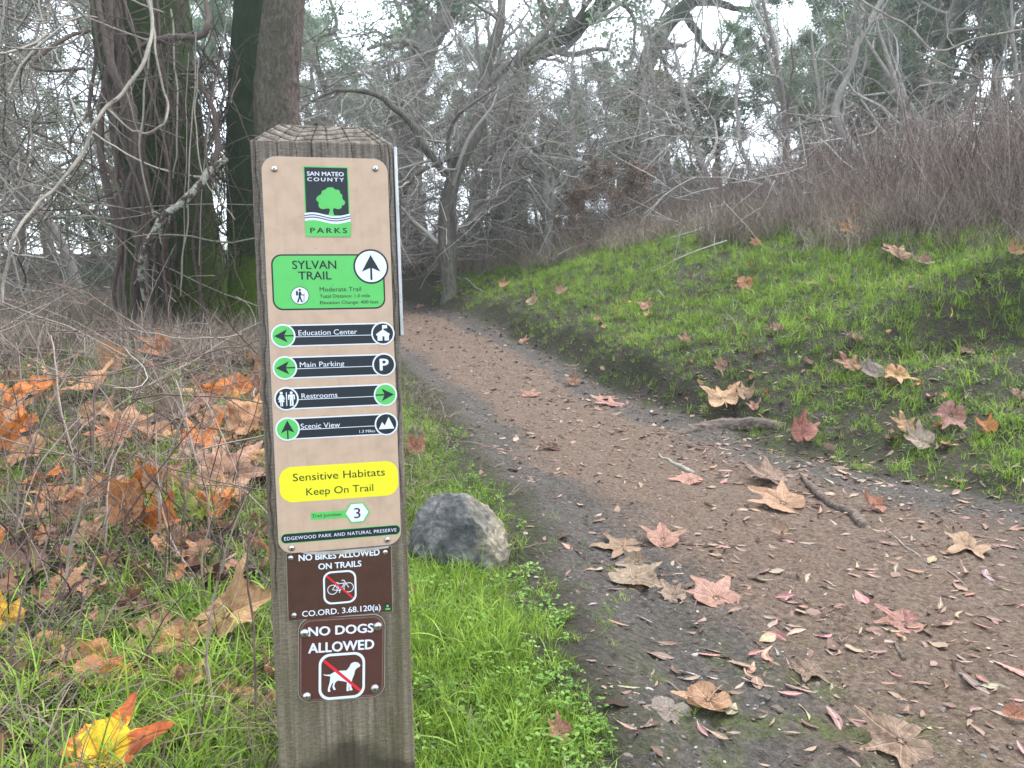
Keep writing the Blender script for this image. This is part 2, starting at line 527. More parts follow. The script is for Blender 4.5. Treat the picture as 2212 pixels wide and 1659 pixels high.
M_SLOT = m_flat('dark_recess', (.02, .018, .016), .6)

def m_wood():
    m = Mt('weathered_post_wood')
    co = m.coord()
    sep = m.n('SeparateXYZ'); m.set(sep, '0', co)
    z = sep.outputs['Z']
    grain = m.noise(1, 7, .62, .35, m.mapped((105, 105, 3.2)))
    tick = m.noise(1, 4, .6, .2, m.mapped((95, 95, 560)))
    tick2 = m.noise(1, 3, .5, .1, m.mapped((420, 420, 260)))
    blot = m.noise(9, 5, .6)
    top = m.ramp(grain, [(.28, (.055, .044, .036)), (.5, (.175, .145, .122)), (.72, (.325, .285, .25))])
    low = m.ramp(grain, [(.28, (.075, .058, .038)), (.5, (.170, .137, .096)), (.75, (.29, .24, .18))])
    hz = m.math('ADD', z, m.math('MULTIPLY', m.math('SUBTRACT', blot, .5), .18))
    f = m.ramp(hz, [(.36, 0), (.62, 1)])
    c = m.mix(f, low, top)
    c = m.mix(m.ramp(tick, [(.42, .42), (.60, 0)]), c, (.045, .036, .029))
    c = m.mix(m.ramp(tick2, [(.56, 0), (.74, .35)]), c, (.36, .32, .28))
    gr = m.math('MULTIPLY', m.ramp(blot, [(.45, 0), (.7, 1)]), m.ramp(z, [(.1, .55), (.45, .12)]))
    c = m.mix(gr, c, (.075, .085, .035))
    # soaked base: an irregular damp patch
    sx = m.math('MULTIPLY', m.math('ABSOLUTE', m.math('ADD', sep.outputs['X'], m.math('MULTIPLY', m.math('SUBTRACT', m.noise(26, 4), .5), .10))), .55)
    wet = m.ramp(m.math('ADD', m.math('ADD', z, sx), m.math('MULTIPLY', m.math('SUBTRACT', m.noise(55, 3), .5), .03)), [(.125, 1), (.145, 0)])
    c = m.mix(m.math('MULTIPLY', wet, .72), c, (.030, .024, .018))
    cr = m.attr('groove')
    c = m.mix(cr, c, (.018, .014, .012))
    h = m.math('ADD', m.math('MULTIPLY', tick, .55), m.math('ADD', m.math('MULTIPLY', grain, .5), m.math('MULTIPLY', tick2, .25)))
    nb = m.bump(h, .75, .0022)
    return m.done(c, m.math('SUBTRACT', .86, m.math('MULTIPLY', wet, .2)), nb, .25)
M_WOOD = m_wood()

# post outline on the panel plane
xl_t, y_t = Z1(65, 150); xr_t, _ = Z1(1228, 205)
xl_b, yb = uv(1091, 3000); xr_b, _ = uv(1630, 3000)
xl = .5 * (xl_t + xl_b); xr = .5 * (xr_t + xr_b)
print('post edges', xl_t, xl_b, xr_t, xr_b, 'top', y_t, 'HPC', HPC)
pcx, pw, pd = .5 * (xl + xr), xr - xl, .150
ztop = HPC + y_t
def post_mesh():
    cols = []
    def seg(a, b, n): return [(a[0] + (b[0] - a[0]) * k / n, a[1] + (b[1] - a[1]) * k / n) for k in range(n)]
    h = pw / 2; c = .0022
    cols += seg((-h + c, 0), (h - c, 0), 150) + seg((h - c, 0), (h, c), 3) + seg((h, c), (h, pd - c), 24) + seg((h, pd - c), (h - c, pd), 3)
    cols += seg((h - c, pd), (-h + c, pd), 12) + seg((-h + c, pd), (-h, pd - c), 3) + seg((-h, pd - c), (-h, c), 24) + seg((-h, c), (-h + c, 0), 3)
    P = np.array(cols); n = len(P)
    zs = list(np.linspace(-.25, ztop - .002, 300)) + [ztop + k * .030 / 36 for k in range(37)] + [ztop + .030] * 5
    rows = []; gro = []
    for i, z in enumerate(zs):
        if i < 300: ins = 0
        elif i < 337: ins = (z - ztop) / .030
        else: ins = 1
        s_x = 1 - ins * .034 / (pw / 2); s_y = 1 - ins * .030 / (pd / 2)
        if i >= 337:
            k = (i - 336) / 5.; s_x *= 1 - k; s_y *= 1 - k
        x = P[:, 0] * s_x; y = pd / 2 + (P[:, 1] - pd / 2) * s_y
        zz = np.full(n, z)
        front = sst(-P[:, 1], -.02, -.004)
        d = np.zeros(n); g = np.zeros(n)
        u = P[:, 0] / pw * 2
        # drying checks running down from the top
        if i < 338:
            for (cx, lo, w_) in ((-.66, .10, 1.0), (-.38, .055, .8), (-.16, .16, 1.2), (.42, .07, .8), (.80, .34, 1.2), (-.93, .62, 1.0), (.93, .5, .9), (.05, .03, .7)):
                wv = cx + .018 * math.sin(z * 41 + cx * 9) + .01 * math.sin(z * 130)
                fade = sst(z, ztop - lo, ztop - lo + .03)
                q = np.exp(-((u - wv) / (.008 * w_)) ** 2) * fade * front
                d -= .0022 * q; g += q * .8
        if 297 < i < 338:   # growth rings stand out on the sloping cut
            v = ins
            qv = v * 3.9 - 2.2 * (u ** 2) - .55 * np.sin(u * 3.1 + .4) + .15 * np.sin(u * 11) + .5 * n2(u * 2.2 + 4, np.full(n, v * 1.5))
            ph = qv - np.floor(qv)
            rg_ = np.exp(-((ph - .5) / .17) ** 2)
            kk = sst(ins, .0, .06) * (1 - sst(ins, .96, 1))
            d += (.0005 * (1 - ph) - .0011 * rg_) * kk * front; g += rg_ * .75 * kk * front
            mid = .35 * n2(u * 40, v * 9) * kk
            g += np.clip(mid, 0, 1) * .3
        rough = .0007 * fbm(P[:, 0] * 240 + 3 + P[:, 1] * 190, np.full(n, z) * 60, 3)
        y = y - d * 1.0 - rough * front
        zz = zz + (d * .7 if i >= 300 else 0)
        if i == 299 or i == 300: zz = zz + .0018 * n2(u * 14, np.zeros(n))
        # worn front arris
        x = x + .0009 * n2(np.full(n, z * 70.), np.sign(P[:, 0]) * 5 + np.zeros(n)) * np.sign(P[:, 0]) * (np.abs(u) > .97)
        rows.append(np.stack([x + pcx, y, zz], 1)); gro.append(np.clip(g, 0, 1))
    V = np.concatenate(rows); G = np.concatenate(gro)
    m = len(zs)
    i, j = np.meshgrid(np.arange(m - 1), np.arange(n), indexing='ij'); jn = (j + 1) % n
    Q = np.stack([i * n + j, i * n + jn, (i + 1) * n + jn, (i + 1) * n + j], -1).reshape(-1, 4)
    return mesh_np('post', V, Q, mats=[M_WOOD], attrs={'groove': G})
pm = post_mesh()
po = ob('post', pm, post_root)

# ---- flat graphics: everything lies in planes parallel to the panel, y = -offset
YP = -.0012     # back of the plates sits just off the wood
def loc(x, y): return (x, y + HPC)
def curve_mesh(name, loops, off, mat, ext=0.0, bev=0.0):
    cu = bpy.data.curves.new(name, 'CURVE'); cu.dimensions = '2D'; cu.fill_mode = 'BOTH'
    for L in loops:
        sp = cu.splines.new('POLY'); sp.points.add(len(L) - 1); sp.use_cyclic_u = True
        for p, q in zip(sp.points, L): p.co = (q[0], q[1], 0, 1)
    cu.extrude = ext; cu.bevel_depth = bev; cu.bevel_resolution = 1
    t = bpy.data.objects.new('tmp', cu)
    me = bpy.data.meshes.new_from_object(t); bpy.data.objects.remove(t)
    me.transform(Matrix(((1, 0, 0, 0), (0, 0, -1, off), (0, 1, 0, HPC), (0, 0, 0, 1))))
    me.materials.clear(); me.materials.append(mat)
    me.name = name
    return me
def shape(name, loops, layer, mat, parent, ext=0, bev=0):
    off = -.0034 - layer * .00022
    return ob(name, curve_mesh(name, loops, off, mat, ext, bev), parent)
def rrect(cx, cy, w, h, r, rot=0, n=8):
    o = []
    for qx, qy, a0 in ((1, 1, 0), (-1, 1, 90), (-1, -1, 180), (1, -1, 270)):
        for k in range(n + 1):
            a = math.radians(a0 + 90 * k / n)
            o.append((qx * (w / 2 - r) + r * math.cos(a), qy * (h / 2 - r) + r * math.sin(a)))
    c, s_ = math.cos(rot), math.sin(rot)
    return [(cx + x * c - y * s_, cy + x * s_ + y * c) for x, y in o]
def circ(cx, cy, r, n=48): return [(cx + r * math.cos(2 * math.pi * k / n), cy + r * math.sin(2 * math.pi * k / n)) for k in range(n)]
def xf(pts, cx, cy, s_, rot=0):
    c, n_ = math.cos(rot), math.sin(rot)
    return [(cx + s_ * (x * c - y * n_), cy + s_ * (x * n_ + y * c)) for x, y in pts]
def strokes(polys, w):
    """polyline strokes -> list of quads/circles loops, each its own tiny height"""
    out = []
    for pl in polys:
        for a, b in zip(pl[:-1], pl[1:]):
            dx, dy = b[0] - a[0], b[1] - a[1]; L = math.hypot(dx, dy) or 1
            nx, ny = -dy / L * w / 2, dx / L * w / 2; ex, ey = dx / L * w * .3, dy / L * w * .3
            out.append([(a[0] + nx - ex, a[1] + ny - ey), (a[0] - nx - ex, a[1] - ny - ey), (b[0] - nx + ex, b[1] - ny + ey), (b[0] + nx + ex, b[1] + ny + ey)])
    return out
def stroke_shape(name, polys, w, layer, mat, parent):
    mb = MB()
    for k, q in enumerate(strokes(polys, w)):
        off = -.0034 - layer * .00022 - k * .00001
        mb.add([(x, off, y + HPC) for x, y in q], [[0, 1, 2, 3]])
    return ob(name, mb.mesh(name, [mat], False), parent)
def text(body, p0, p1, cap, layer, mat, parent, bold=0.0, name='lettering', rot=0.0, space=1.0):
    """p0/p1: left and right ends of the baseline on the panel plane; cap: cap height in metres"""
    cu = bpy.data.curves.new(name, 'FONT'); cu.body = body; cu.size = 1; cu.resolution_u = 3; cu.space_character = space
    t = bpy.data.objects.new('tmp', cu); me = bpy.data.meshes.new_from_object(t); bpy.data.objects.remove(t)
    co = np.empty(len(me.vertices) * 3, np.float32); me.vertices.foreach_get('co', co); co = co.reshape(-1, 3)
    x0, x1 = co[:, 0].min(), co[:, 0].max()
    W_ = math.hypot(p1[0] - p0[0], p1[1] - p0[1]); sx = W_ / (x1 - x0); sy = cap / .69
    a = math.atan2(p1[1] - p0[1], p1[0] - p0[0]) if rot is None else rot
    X = (co[:, 0] - x0) * sx; Y = co[:, 1] * sy
    off = -.0034 - layer * .00022
    out = np.stack([p0[0] + X * math.cos(a) - Y * math.sin(a), np.full(len(X), off), p0[1] + X * math.sin(a) + Y * math.cos(a) + HPC], 1).astype(np.float32)
    if bold > .005:      # heavier strokes: the same letters shifted by a hair
        import bmesh
        nf = len(me.polygons); fv = [list(p.vertices) for p in me.polygons]; nv = len(out)
        steps = [(-1, 0), (1, 0), (-.5, .7), (.5, -.7)] if bold > .02 else [(-.6, 0), (.6, 0)]
        Vs = [out]; Fs = list(fv)
        for q_, (ux, uy) in enumerate(steps):
            o2 = out.copy(); b_ = bold * .62
            o2[:, 0] += b_ * sx * ux * math.cos(a) - b_ * sy * uy * math.sin(a); o2[:, 2] += b_ * sx * ux * math.sin(a) + b_ * sy * uy * math.cos(a)
            o2[:, 1] -= .000012 * (q_ + 1); Vs.append(o2); Fs += [[i + nv * (q_ + 1) for i in f] for f in fv]
        me = bpy.data.meshes.new(name); me.from_pydata(np.concatenate(Vs).tolist(), [], Fs)
    else:
        me.vertices.foreach_set('co', out.ravel())
    me.update()
    me.materials.clear(); me.materials.append(mat); me.name = name
    return ob(name, me, parent)
def ts(body, Z, x0, y0, x1, y1, capz, layer, mat, parent, **k):
    a = Z(x0, y0); b = Z(x1, y1); c = Z(x0, y0 - capz)
    return text(body, a, b, math.hypot(c[0] - a[0], c[1] - a[1]), layer, mat, parent, **k)

def plate(name, outline, y0, thick, mat, parent, edge=None):
    """solid sign plate with a thickness, front at y0-thick"""
    cu = curve_mesh(name, [outline], y0 - thick / 2, mat, ext=thick / 2)
    o = ob(name, cu, parent)
    return o

# --- tan panel
TL, TR, BR_, BL = uv(1030, 618.9), uv(1523.5, 628.2), uv(1578.2, 2136.5), uv(1099.5, 2180.6)
print('panel', TL, TR, BR_, BL)
panel = plate('sign_panel', rrect(0, 0, PW, PH, .0185, 0, 12), YP, .0020, M_TAN, post_root)
edge = ob('panel_edge', curve_mesh('panel_edge', [rrect(0, 0, PW + .0009, PH + .0009, .0189, 0, 12)], YP - .0009, M_EDGE, ext=.0008), panel)

# county parks logo
q = [Z1(483, 368), Z1(847, 370), Z1(877, 940), Z1(510, 942)]
lx0 = (q[0][0] + q[3][0]) / 2; lx1 = (q[1][0] + q[2][0]) / 2; ly1 = (q[0][1] + q[1][1]) / 2; ly0 = (q[2][1] + q[3][1]) / 2
lw, lh = lx1 - lx0, ly1 - ly0
shape('logo_plate', [[(lx0, ly0), (lx1, ly0), (lx1, ly1), (lx0, ly1)]], 0, M_GRN, panel)
e_ = lw * .026
yw = ly1 - lh * .70
shape('logo_dark_field', [[(lx0 + e_, yw + lh * .03), (lx1 - e_, yw - lh * .0), (lx1 - e_, ly1 - e_), (lx0 + e_, ly1 - e_)]], 1, M_INK, panel)
def wave(yc, th, x0=lx0 - lw * .01, x1=lx1 + lw * .01):
    xs = np.linspace(x0, x1, 40); yy = yc + lh * .026 * np.sin((xs - x0) / (x1 - x0) * 2 * math.pi + .55)
    return [(a, b + th / 2) for a, b in zip(xs, yy)] + [(a, b - th / 2) for a, b in list(zip(xs, yy))[::-1]]
wc = ly1 - lh * .735
shape('logo_wave', [wave(wc, lh * .110)], 2, M_WHT, panel)
for dy in (.021, -.012):
    shape('logo_wave_line', [wave(wc + lh * dy, lh * .013)], 3, M_INK, panel)
shape('logo_green_field', [[(a, b) for a, b in wave(wc - lh * .055, 0)[:40]] + [(lx1, ly0), (lx0, ly0)]], 2.5, M_GRN, panel)
tree = [(700, 540), (725, 540), (745, 556), (778, 562), (788, 590), (803, 600), (805, 632), (826, 655), (820, 680), (800, 688), (797, 706), (770, 716), (738, 708), (728, 720), (732, 750), (745, 778),
        (716, 775), (692, 765), (700, 740), (702, 716), (680, 710), (650, 716), (622, 708), (610, 685), (612, 662), (594, 645), (594, 625), (612, 606), (632, 594), (640, 568), (668, 556), (682, 542)]
shape('tree_emblem', [catmull([(*Z1(a, b), 0) for a, b in tree + tree[:1]], 90)[:-1, :2].tolist()], 1.8, M_GRN, panel)
ts('SAN MATEO', Z1, 518, 443, 815, 446, 33, 2, M_WHT, panel, bold=.03)
ts('COUNTY', Z1, 520, 487, 817, 490, 29, 2, M_WHT, panel, bold=.03, space=1.35)
ts('PARKS', Z1, 545, 910, 842, 910, 42, 3.2, M_INK, panel, bold=.035, space=1.35)

# green trail board
a = Z1(222, 1085); b = Z1(1158, 1530); c2 = Z1(240, 1535); d2 = Z1(1140, 1080)
gx0 = .5 * (a[0] + c2[0]); gx1 = .5 * (b[0] + d2[0]) ; gy1 = .5 * (a[1] + d2[1]); gy0 = .5 * (b[1] + c2[1])
gcx, gcy, gw, gh = .5 * (gx0 + gx1), .5 * (gy0 + gy1), gx1 - gx0, gy1 - gy0
shape('trail_board_border', [rrect(gcx, gcy, gw, gh, .0135)], 0, M_INK, panel)
shape('trail_board', [rrect(gcx, gcy, gw - .0040, gh - .0040, .0118)], 1, M_GRN, panel)
cc = Z1(1037, 1183); cr_ = (Z1(1180, 1183)[0] - Z1(895, 1183)[0]) / 2
shape('arrow_badge_rim', [circ(*cc, cr_)], 2, M_INK, panel)
shape('arrow_badge', [circ(*cc, cr_ * .90)], 3, M_WHT, panel)
ARW = [(-.10, -1), (-.10, -.14), (-.62, -.30), (-.02, .92), (.66, -.30), (.08, -.14), (.08, -1)]
ARH = [(-.062, -.93), (-.062, -.10), (-.60, -.36), (0, .80), (.60, -.36), (.062, -.10), (.062, -.93)]
shape('arrow_symbol', [xf([(x * .95, y * .90) for x, y in ARH], *cc, cr_ * .93)], 4, M_INK, panel)
ts('SYLVAN', Z1, 398, 1203, 755, 1203, 67, 2, M_INK, panel, bold=.022)
ts('TRAIL', Z1, 448, 1290, 716, 1290, 66, 2, M_INK, panel, bold=.022)
hc = Z1(460, 1420); hr = (Z1(535, 1420)[0] - Z1(385, 1420)[0]) / 2
shape('hiker_badge_rim', [circ(*hc, hr)], 2, M_INK, panel)
shape('hiker_badge', [circ(*hc, hr * .93)], 3, M_WHT, panel)
shape('hiker_symbol', [xf([(-.12, .45), (.10, .45), (.18, .16), (.42, .08), (.40, .0), (.10, .06), (.06, -.12), (.30, -.74), (.14, -.76), (-.04, -.30), (-.18, -.76), (-.36, -.72), (-.14, -.12), (-.16, .1)], *hc, hr)], 4, M_INK, panel)
shape('hiker_symbol', [circ(*xf([(.0, .64)], *hc, hr)[0], hr * .13, 16)], 4, M_INK, panel)
shape('hiker_symbol', [xf([(-.42, .52), (-.22, .52), (-.2, .02), (-.44, .02)], *hc, hr)], 4.1, M_INK, panel)
stroke_shape('hiker_symbol', [xf([(.46, .28), (.40, -.70)], *hc, hr)], hr * .05, 4.2, M_INK, panel)
ts('Moderate Trail', Z1, 620, 1387, 957, 1387, 36, 2, M_INK, panel, bold=.008)
ts('Total Distance: 1.0 mile', Z1, 621, 1438, 1030, 1438, 27, 2, M_INK, panel, bold=.014)
ts('Elevation Change: 400 feet', Z1, 624, 1490, 1098, 1486, 27, 2, M_INK, panel, bold=.014)

# four direction bars
def bar(lc, rc, left_green, right_green, word, w0, w1, capz, ldir, extra):
    a = Z2(*lc); b = Z2(*rc)
    h = .0292; yc = .5 * (a[1] + b[1]); a = (a[0], yc); b = (b[0], yc)
    r = h / 2 * 1.08
    shape('bar_border', [rrect((a[0] + b[0]) / 2, yc, b[0] - a[0] + 2 * r * .9, h, h * .499, 0, 12)], 0, M_WHT, panel)
    shape('direction_bar', [rrect((a[0] + b[0]) / 2, yc, b[0] - a[0] + 2 * r * .8, h - .0034, (h - .0034) * .499, 0, 12)], 1, M_INK, panel)
    shape('bar_stripe', [[(a[0] + r * .9, yc - .0021), (b[0] - r * .9, yc - .0021), (b[0] - r * .9, yc - .0013), (a[0] + r * .9, yc - .0013)]], 2, M_WHT, panel)
    for (p, g) in ((a, left_green), (b, right_green)):
        shape('badge_rim', [circ(*p, r)], 2.5, M_WHT, panel)
        shape('badge', [circ(*p, r * .87)], 3.2, M_GRN if g else M_INK, panel)
    pa, pb = Z2(*w0), Z2(*w1)
    c_ = Z2(w0[0], w0[1] - capz)
    text(word, (pa[0], pa[1]), (pb[0], pa[1]), abs(c_[1] - pa[1]), 2.2, M_WHT, panel, bold=.003)
    if ldir == 'up': shape('arrow_symbol', [xf(ARH, *a, r * .92)], 4, M_INK, panel)
    if ldir == 'left': shape('arrow_symbol', [xf(ARH, *a, r * .92, math.pi / 2)], 4, M_INK, panel)
    if extra == 'right': shape('arrow_symbol', [xf(ARH, *b, r * .92, -math.pi / 2)], 4, M_INK, panel)
    return a, b, r
a, b, r = bar((470, 283), (1650, 248), True, False, 'Education Center', (652, 275), (1346, 262), 62, 'left', None)
shape('house_symbol', [xf([(-.60, -.05), (-.05, .32), (-.05, .72), (.38, .72), (.38, .45), (.05, .42), (.05, .32), (.58, -.05), (.56, -.16), (.50, -.16), (.50, -.62), (.12, -.62), (.12, -.25), (-.06, -.25), (-.06, -.62), (-.48, -.62), (-.48, -.16), (-.58, -.16)], *b, r)], 4, M_WHT, panel)
a, b, r = bar((490, 660), (1663, 618), True, False, 'Main Parking', (668, 652), (1194, 636), 60, 'left', None)
text('P', (b[0] - r * .33, b[1] - r * .48), (b[0] + r * .36, b[1] - r * .48), r * .98, 4, M_WHT, panel, bold=.045, name='parking_letter')
a, b, r = bar((508, 1028), (1680, 972), False, True, 'Restrooms', (688, 1022), (1113, 1003), 60, None, 'right')
for sx, kind in ((-.40, 'f'), (.42, 'm')):
    px_, py_ = a[0] + sx * r, a[1]
    shape('restroom_figure', [circ(px_, py_ + .50 * r, .12 * r, 16)], 4, M_WHT, panel)
    if kind == 'f': o_ = [(-.12, .36), (.12, .36), (.30, -.02), (.22, -.06), (.12, .12), (.24, -.26), (.11, -.26), (.11, -.62), (.02, -.62), (.02, -.26), (-.02, -.26), (-.02, -.62), (-.11, -.62), (-.11, -.26), (-.24, -.26), (-.12, .12), (-.22, -.06), (-.30, -.02)]
    else: o_ = [(-.20, .36), (.20, .36), (.28, .28), (.28, -.08), (.20, -.08), (.19, .2), (.15, .2), (.15, -.62), (.02, -.62), (.02, -.14), (-.02, -.14), (-.02, -.62), (-.15, -.62), (-.15, .2), (-.19, .2), (-.20, -.08), (-.28, -.08), (-.28, .28)]
    shape('restroom_figure', [xf(o_, px_, py_, r)], 4.1, M_WHT, panel)
shape('restroom_divider', [[(a[0] - .02 * r, a[1] - .6 * r), (a[0] + .05 * r, a[1] - .6 * r), (a[0] + .05 * r, a[1] + .56 * r), (a[0] - .02 * r, a[1] + .56 * r)]], 4, M_WHT, panel)
a, b, r = bar((522, 1388), (1690, 1318), True, False, 'Scenic View', (678, 1382), (1145, 1357), 62, 'up', None)
shape('mountain_symbol', [xf([(-.66, -.42), (-.36, .20), (-.14, -.12), (.22, .62), (.68, -.42)], *b, r)], 4, M_WHT, panel)
ts('1.3 Miles', Z2, 1372, 1428, 1556, 1421, 33, 2.2, M_WHT, panel, bold=.004)

# yellow notice
q = [Z3(500, 262), Z3(1930, 172), Z3(1950, 608), Z3(500, 705)]
x0 = Z3(458, 480)[0]; x1 = Z3(1975, 390)[0]
ny1 = .5 * (Z3(560, 258)[1] + Z3(1880, 168)[1]); ny0 = .5 * (Z3(600, 708)[1] + Z3(1860, 612)[1])
nh = ny1 - ny0
shape('yellow_notice', [rrect((x0 + x1) / 2, (ny0 + ny1) / 2, x1 - x0, nh, nh * .36, 0, 12)], 0, M_YEL, panel)
M_INK2 = m_flat('brown_black_print', (.035, .028, .012), .4)
ts('Sensitive Habitats', Z3, 632, 436, 1806, 355, 98, 1, M_INK2, panel, bold=.002)
ts('Keep On Trail', Z3, 803, 615, 1658, 558, 92, 1, M_INK2, panel, bold=.002)
# junction marker
q0 = Z3(860, 836); q1 = Z3(1290, 900); q2 = Z3(860, 932)
jc = Z3(1450, 834); jr = .0175
shape('junction_label', [[(q2[0], q2[1]), (jc[0], q2[1]), (jc[0], q0[1]), (q0[0], q0[1])]], 0, M_GRN, panel)
hx = lambda R: [(jc[0] + R * math.cos(math.radians(60 * k)), jc[1] + R * .92 * math.sin(math.radians(60 * k))) for k in range(6)]
shape('junction_hexagon_rim', [hx(jr)], 1, M_GRN, panel)
shape('junction_hexagon', [hx(jr * .87)], 2, M_WHT, panel)
text('3', (jc[0] - .0042, jc[1] - .0074), (jc[0] + .0045, jc[1] - .0074), .0140, 3, M_INK, panel, bold=.004, name='junction_number')
ts('Trail Junction', Z3, 872, 900, 1250, 880, 42, 1, M_INK2, panel, bold=.004)
ts('A', Z3, 1575, 982, 1602, 980, 30, 1, m_flat('faint_pencil', (.36, .26, .20), .5), panel, bold=-.004, name='pencil_mark')
# preserve banner
pl, pr = Z3(475, 1180), Z3(2003, 1040)
py_ = (pl[1] + pr[1]) / 2; ph_ = .0140
shape('banner_border', [rrect((pl[0] + pr[0]) / 2, py_, pr[0] - pl[0], ph_, ph_ * .49, 0, 10)], 0, M_GRN, panel)
shape('banner', [rrect((pl[0] + pr[0]) / 2, py_, pr[0] - pl[0] - .0018, ph_ - .0018, ph_ * .43, 0, 10)], 1, M_INK, panel)
ts('EDGEWOOD PARK AND NATURAL PRESERVE', Z3, 520, 1190, 1953, 1065, 43, 2, M_WHT, panel, bold=.012, space=1.12)

def screw(x, y, y0, r, parent, phillips):
    mb = MB(); n = 24; rings = [(r, 0), (r * .99, .22 * r), (r * .80, .50 * r), (r * .45, .66 * r), (r * .22, .70 * r), (.001 * r, .70 * r)]
    an = np.arange(n) * 2 * math.pi / n
    Vv = np.concatenate([np.stack([x + rr * np.cos(an), np.full(n, y0 - h), y + HPC + rr * np.sin(an)], 1) for rr, h in rings])
    i, j = np.meshgrid(np.arange(len(rings) - 1), np.arange(n), indexing='ij'); jn = (j + 1) % n
    mb.add(Vv, np.stack([i * n + j, i * n + jn, (i + 1) * n + jn, (i + 1) * n + j], -1).reshape(-1, 4))
    s_ = ob('screw', mb.mesh('screw', [M_STEEL]), parent)
    sl = MB(); t = random.uniform(0, 1.5); yy = y0 - .705 * r
    if phillips:
        for k in (0, math.pi / 2):
            c, s2 = math.cos(t + k), math.sin(t + k)
            qd = [(-.42, -.07), (.42, -.07), (.42, .07), (-.42, .07)]
            sl.add([(x + r * (u * c - v * s2), yy - k * .00002, y + HPC + r * (u * s2 + v * c)) for u, v in qd], [[0, 1, 2, 3]])
    else:
        sl.add([(x + .26 * r * math.cos(t + k), yy, y + HPC + .26 * r * math.sin(t + k)) for k in np.arange(6) * math.pi / 3], T=[[0, 1, 2], [0, 2, 3], [0, 3, 4], [0, 4, 5]])
    ob('screw_recess', sl.mesh('screw_recess', [M_SLOT], False), s_)
for p in (Z1(250, 390), Z1(1072, 388), Z3(615, 1287), Z3(1835, 1180)): screw(*p, YP - .0020, .0042, post_root, False)

# --- brown no-bikes sign
def mean_rect(tl, tr, br, bl):
    cx = sum(p[0] for p in (tl, tr, br, bl)) / 4; cy = sum(p[1] for p in (tl, tr, br, bl)) / 4
    w = (math.dist(tl, tr) + math.dist(bl, br)) / 2; h = (math.dist(tl, bl) + math.dist(tr, br)) / 2
    rot = (math.atan2(tr[1] - tl[1], tr[0] - tl[0]) + math.atan2(br[1] - bl[1], br[0] - bl[0])) / 2
    return cx, cy, w, h, rot
bx, by, bw, bh, brot = mean_rect(Z4(410, 145), Z4(1415, 68), Z4(1425, 700), Z4(430, 787))
print('bikes', bx, by, bw, bh, math.degrees(brot))
bikes = plate('no_bikes_sign', rrect(bx, by, bw, bh, .0008, brot, 2), YP + .0004, .0010, M_BRN, post_root)
ob('sign_edge', curve_mesh('sign_edge', [rrect(bx, by, bw + .0010, bh + .0010, .0010, brot, 2)], YP + .0001, M_EDGE, ext=.0003), bikes)
LB = -5.2
ts('NO BIKES ALLOWED', Z4, 530, 213, 1303, 150, 58, LB, M_WHT, bikes, bold=.05, rot=brot)
ts('ON TRAILS', Z4, 718, 295, 1128, 262, 56, LB, M_WHT, bikes, bold=.04, rot=brot)
ts('CO.ORD. 3.68.120(a)', Z4, 562, 748, 1314, 690, 54, LB, M_WHT, bikes, bold=.022, rot=brot)
kx, ky = Z4(923, 464); kw = (Z4(1083, 464)[0] - Z4(764, 464)[0]); kh = abs(Z4(923, 306)[1] - Z4(923, 622)[1])
shape('symbol_frame', [rrect(kx, ky, kw, kh, kw * .25, brot), rrect(kx, ky, kw * .89, kh * .89, kw * .21, brot)], LB, M_WHT, bikes)
U = kw / 2
wl, wr = xf([(-.45, -.12)], kx, ky, U, brot)[0], xf([(.53, -.05)], kx, ky, U, brot)[0]
for p in (wl, wr): shape('bicycle_wheel', [circ(*p, U * .31, 32), circ(*p, U * .265, 32)], LB, M_WHT, bikes)
stroke_shape('bicycle_frame', [xf(l, kx, ky, U, brot) for l in ([(-.45, -.12), (-.22, .22), (.28, .24), (.0, -.22), (-.45, -.12)], [(-.22, .22), (.0, -.22)], [(.53, -.05), (.25, .42), (.12, .42)], [(-.32, .30), (-.1, .30)], [(-.22, .22), (-.25, .32)], [(.0, -.22), (-.04, -.34)])], U * .045, LB + .1, M_WHT, bikes)
stroke_shape('red_slash', [xf([(-.77, .75), (.77, -.72)], kx, ky, U, brot)], U * .115, LB + 1.2, M_RED, bikes)
l0 = Z4(1380, 648); lwv, lhv = .0064, .0098
shape('small_logo', [rrect(l0[0], l0[1], lwv, lhv, .0002, brot, 2)], LB, M_INK, bikes)
shape('small_logo_tree', [circ(l0[0], l0[1] + .0006, .0019, 14)], LB + 1, M_GRN, bikes)
shape('small_logo_base', [rrect(l0[0] + .0002, l0[1] - .0036, lwv, .0024, .0001, brot, 2)], LB + 1, M_GRN, bikes)
for p in (Z4(452, 184), Z4(1358, 130), Z4(484, 735)): screw(*p, YP - .0006, .0038, post_root, False)
# peeling white strip of old plate between the two signs
shp = [Z4(540, 128), Z4(800, 118), Z4(1120, 95), Z4(1390, 70), Z4(1392, 84), Z4(1200, 118), Z4(980, 143), Z4(760, 152), Z4(600, 146)]
shape('peeled_edge', [shp], -3.6, m_flat('chipped_white', (.42, .40, .35), .6, .3, .9), bikes)

